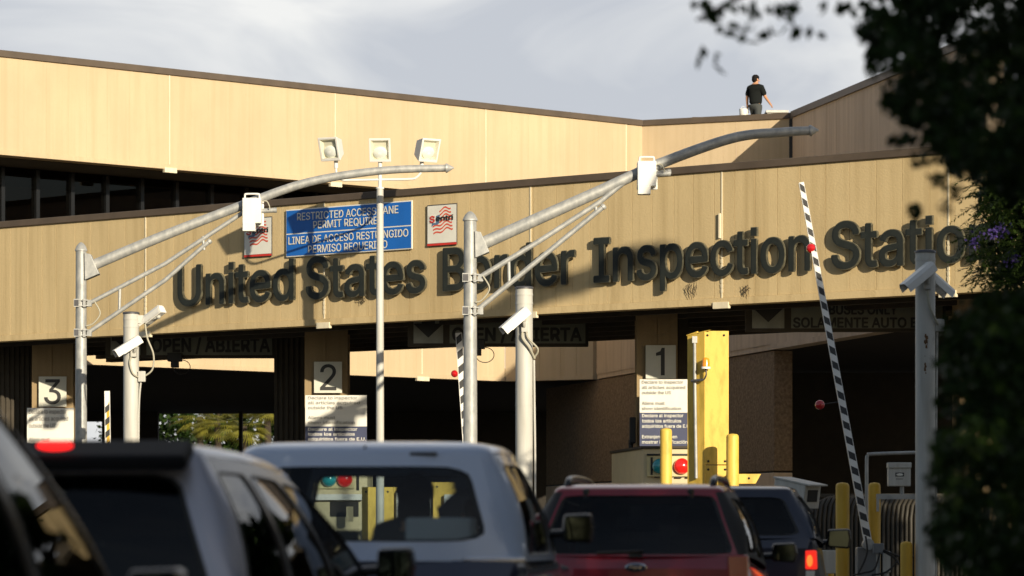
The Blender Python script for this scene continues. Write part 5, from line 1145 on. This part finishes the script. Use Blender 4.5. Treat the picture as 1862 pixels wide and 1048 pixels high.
for px, py in ((1568, 55), (1588, 130), (1610, 200), (1632, 255), (1668, 290), (1706, 330), (1580, 20), (1600, 90), (1650, 200), (1720, 375), (1664, 388), (1700, 318), (1735, 350)):   # loose fringe clumps
    cs.append(tuple(P(px, py, rng.uniform(13, 14.2)))); rs_.append(.04)
C1 = clumped(cs[:1940], rs_[:1940], 62, rng); C2 = clumped(cs[1940:2180], rs_[1940:2180], 80, rng); C3 = clumped(cs[2180:], rs_[2180:], 12, rng)
tw_ = []
for px, py, k in ((1268, 8, 4), (1290, 22, 5), (1310, 30, 5), (1335, 10, 4), (1352, 70, 4), (1372, 40, 5), (1398, 60, 4), (1408, 18, 5), (1432, 12, 7), (1445, 28, 6), (1433, 60, 3), (1305, 105, 3), (1272, 100, 3), (1355, 52, 3), (1486, 62, 2), (1500, 8, 4), (1530, 20, 5), (1555, 8, 5), (1322, 60, 3), (1365, 20, 4), (1665, 385, 3)):
    c = np.array(P(px, py, 13.6)); tw_.append(c + rng.normal(size=(k, 3)) * np.array([.018, .03, .02]))
C4 = np.concatenate(tw_)
Call = np.concatenate([C1, C2, C3]); V, Fq = leaf_quads(Call, .052, rng, .55, .4); V2, F2 = leaf_quads(C4, .066, rng, .6, .8)
tri_mesh('crown', np.concatenate([V, V2]), np.concatenate([Fq, F2 + len(V)]), ['leaf_dark', 'leaf'], tr, (rng.random(len(Fq) + len(F2)) < .3).astype(int))
# fern leaved tree with purple blossom, in focus range
jt = thing('blossom_tree', 'fern leaved tree with purple blossoms whose fronds cover the last letter', 'tree', (8.6, 41, 0))
m = MB(); branch(m, [(8.6, 41, 0), (8.5, 41, 2.5), (8.2, 41, 4.2), (7.6, 41, 5.4)], .2, .08, 12); m.build('trunk', 'bark', jt)
m = MB(); branch(m, [(8.2, 41, 4.0), (7.3, 40.6, 4.6), (6.7, 40.5, 5.0), (6.1, 40.4, 5.0)], .06, .01); m.build('limb', 'bark', jt)
VV = []; FFq = []; nb = 0
def frond(base, d, Lf, rng):
    global nb
    d = Vector(d).normalized(); sd_ = d.cross(Vector((0, 0, 1))); sd_ = (sd_ + Vector(rng.normal(size=3)) * .25).normalized(); K = 15
    for i in range(1, K):
        s = i / K; c = Vector(base) + d * (Lf * s) + Vector((0, 0, -.35 * Lf * s * s))
        for sg in (-1, 1):
            ld = (sd_ * sg + d * .7 + Vector((0, 0, -.25)) + Vector(rng.normal(size=3)) * .28).normalized(); ll = (.062 * math.sin(math.pi * (.15 + .8 * s)) + .018) * rng.uniform(.6, 1.3); wv = d * (.013)
            VV.extend([c, c + ld * ll * .5 + wv, c + ld * ll, c + ld * ll * .5 - wv]); FFq.append((nb, nb + 1, nb + 2, nb + 3)); nb += 4
for _ in range(3400):
    py = rng.uniform(240, 520); px = rng.uniform(1770, 2400); lim = np.interp(py, [240, 330, 400, 450, 490, 520], [1790, 1785, 1765, 1758, 1772, 1800])
    if px < lim: continue
    a = rng.uniform(0, 6.28); frond(P(px, py, rng.uniform(39.6, 42.4)), (math.cos(a) - .25, math.sin(a) * .7, rng.uniform(-.9, .4)), rng.uniform(.18, .40), rng)
for _ in range(170):
    a = rng.uniform(0, 6.28); frond((rng.uniform(6.7, 10.4), rng.uniform(39.5, 42.5), rng.uniform(4.6, 7.4)), (math.cos(a), math.sin(a), rng.uniform(-.6, .4)), rng.uniform(.5, .9), rng)
V = np.array([tuple(v) for v in VV]); back = []
for _ in range(520):
    py = rng.uniform(225, 512); px = rng.uniform(np.interp(py, [225, 400, 512], [1815, 1800, 1830]), 2380); back.append(tuple(P(px, py, rng.uniform(41, 43.5))))
V2, F2 = leaf_quads(clumped(back, [.26] * len(back), 45, rng), .13, rng, .4, .5)
tri_mesh('crown', np.concatenate([V, V2]), np.concatenate([np.array(FFq), F2 + len(V)]), ['fern', 'leaf_dark'], jt, np.concatenate([np.zeros(len(FFq)), np.ones(len(F2))]))
for px, py in ((1808, 424), (1770, 440), (1822, 418), (1842, 470)):
    c0 = np.array(P(px, py, 39.7)); V, Fq = leaf_quads(c0 + rng.normal(size=(46, 3)) * np.array([.045, .045, .05]), .042, rng, .8, 0); tri_mesh('blossom', V, Fq, 'flower', jt)
# row of broadleaf trees on the right verge, they shade the queue
def tree(label, x, y, h, rad, zc, seed, n=70, per=70, leaf=.20, trunk=.2):
    r2 = np.random.default_rng(seed); t = thing('verge_tree', label, 'tree', (x, y, 0), group='verge trees right of the road')
    m = MB(); branch(m, [(x, y, 0), (x + .15, y, h * .3), (x - .1, y + .1, h * .6), (x, y, h * .85)], trunk, trunk * .25, 12); m.build('trunk', 'bark', t)
    cs = []; 
    while len(cs) < n:
        v = r2.uniform(-1, 1, 3)
        if np.linalg.norm(v) < 1: cs.append((x + v[0] * rad, y + v[1] * rad, (zc + h) / 2 + v[2] * (h - zc) / 2))
    m = MB()
    for c in cs[:7]: branch(m, [(x, y, h * .35), ((x + c[0]) / 2, (y + c[1]) / 2, (h * .4 + c[2]) / 2), c], trunk * .35, .02, 7)
    m.build('limb', 'bark', t)
    V, Fq = leaf_quads(clumped(cs, r2.uniform(.7, 1.25, n) * rad * .3, per, r2), leaf, r2, .6, .3)
    tri_mesh('crown', V, Fq, ['leaf', 'leaf_dark'], t, (r2.random(len(Fq)) < .4).astype(int))
for i, (x, y, h) in enumerate(((12.5, -22, 14), (12, -14, 14), (12.5, -6, 13), (12, 2, 12.5), (12.5, 10, 12), (12, 18, 11), (11.5, 25, 10))):
    tree('broadleaf tree in the row along the right verge beside the queue', x, y, h, 4.3, 1.8, 100 + i, 130, 90, .30)
tree('small broadleaf tree on the right verge level with the barrier arm', 10.2, 38.2, 8.0, 2.6, .8, 120, 150, 120, .28)
tree('broadleaf tree on the right verge between the queue row and the small tree', 13.4, 31.5, 10.0, 3.0, 1.5, 122, 120, 100, .28)
lt = thing('verge_tree', 'added leaning tree out of view, its leafy top shaped to shade the right mast arm', 'tree', (9.6, 40.5, 0), group='verge trees right of the road')
m = MB(); branch(m, [(9.6, 40.5, 0), (9.5, 40.5, 5), (9.6, 40.5, 10), (10.1, 40.5, 12.4), (11.5, 40.5, 13.1), (12.8, 40.5, 13.3)], .11, .02, 10); m.build('trunk', 'bark', lt)
r3 = np.random.default_rng(77); cs3 = [(x, 40.5 + r3.uniform(-.2, .2), np.interp(x, [9.9, 10.2, 11.5, 12.3, 13.0], [12.45, 12.7, 13.15, 13.25, 13.3]) + r3.uniform(-.06, .06)) for x in np.linspace(10.55, 13.0, 24)]  # unseen leaf strip added parallel to the right mast arm to shade it
V, Fq = leaf_quads(clumped(cs3, [.26] * 24, 90, r3), .16, r3, .6, .3); tri_mesh('crown', V, Fq, 'leaf', lt)
for i, x in enumerate((-15, -8.5, -2, 4.5)): tree('broad tree on the verge far behind the photographer', x, -34 - (i % 2) * 3, 13, 4.6, 1.0, 140 + i, 90, 70, .34)
# palms and a bush beyond the hall
def palm(x, y, h, label, seed):
    r2 = np.random.default_rng(seed); t = thing('palm_tree', label, 'palm', (x, y, 0), group='palms beyond the hall')
    m = MB(); branch(m, [(x, y, 0), (x + .1, y, h * .5), (x, y, h)], .22, .16, 12); m.build('trunk', 'bark', t)
    V = []; Fq = []; nb = 0
    for i in range(46):
        a = r2.uniform(0, 6.28); el = r2.uniform(-.7, 1.2); Lf = r2.uniform(1.0, 1.5); d = np.array([math.cos(a) * math.cos(el), math.sin(a) * math.cos(el), math.sin(el)]); tip = np.array([x, y, h]) + d * Lf * .55
        sd_ = np.cross(d, [0, 0, 1.0]); sd_ /= np.linalg.norm(sd_) + 1e-6
        for k in np.linspace(-1.15, 1.15, 13):                        # fan of narrow blades
            dd = d * math.cos(k) + sd_ * math.sin(k); e = tip + dd * Lf * .62 + np.array([0, 0, -.18]); md = tip + dd * Lf * .35; wv = np.cross(dd, [0, 0, 1.0]) * .035
            V += [tip, md + wv, e, md - wv]; Fq.append((nb, nb + 1, nb + 2, nb + 3)); nb += 4
    tri_mesh('crown', np.array(V), np.array(Fq), 'palm', t)
YQ = 165
palm(P(452, 0, YQ).x, YQ - 3, 7.1, 'sunlit fan palm at the right end of the far opening', 1); palm(P(480, 0, YQ).x, YQ + 2, 8.2, 'taller fan palm at the right end of the far opening, behind another', 2)
palm(P(385, 0, YQ).x, YQ + 3, 7.5, 'fan palm in the middle of the far opening', 3); palm(P(335, 0, YQ).x, YQ + 8, 8.0, 'fan palm left in the far opening among leafy trees', 4)
for i, px in enumerate((270, 330, 400, 470, 535)):
    x = P(px, 0, 180).x; tree(('bushy tree beyond the hall opening, leftmost of five', 'bushy tree beyond the hall opening behind the left palm', 'bushy tree beyond the hall opening behind the middle palm', 'bushy tree beyond the hall opening behind the two right palms', 'bushy tree beyond the hall opening, rightmost of five')[i], x, 180 + i % 2 * 3, 12.5, 3.1, .8, 200 + i, 60, 70, .32)
for o in list(bpy.data.objects):
    if o.get('label', '').startswith('bushy'): o['group'] = 'bushy trees beyond the hall'; o.name = 'bushy_tree'
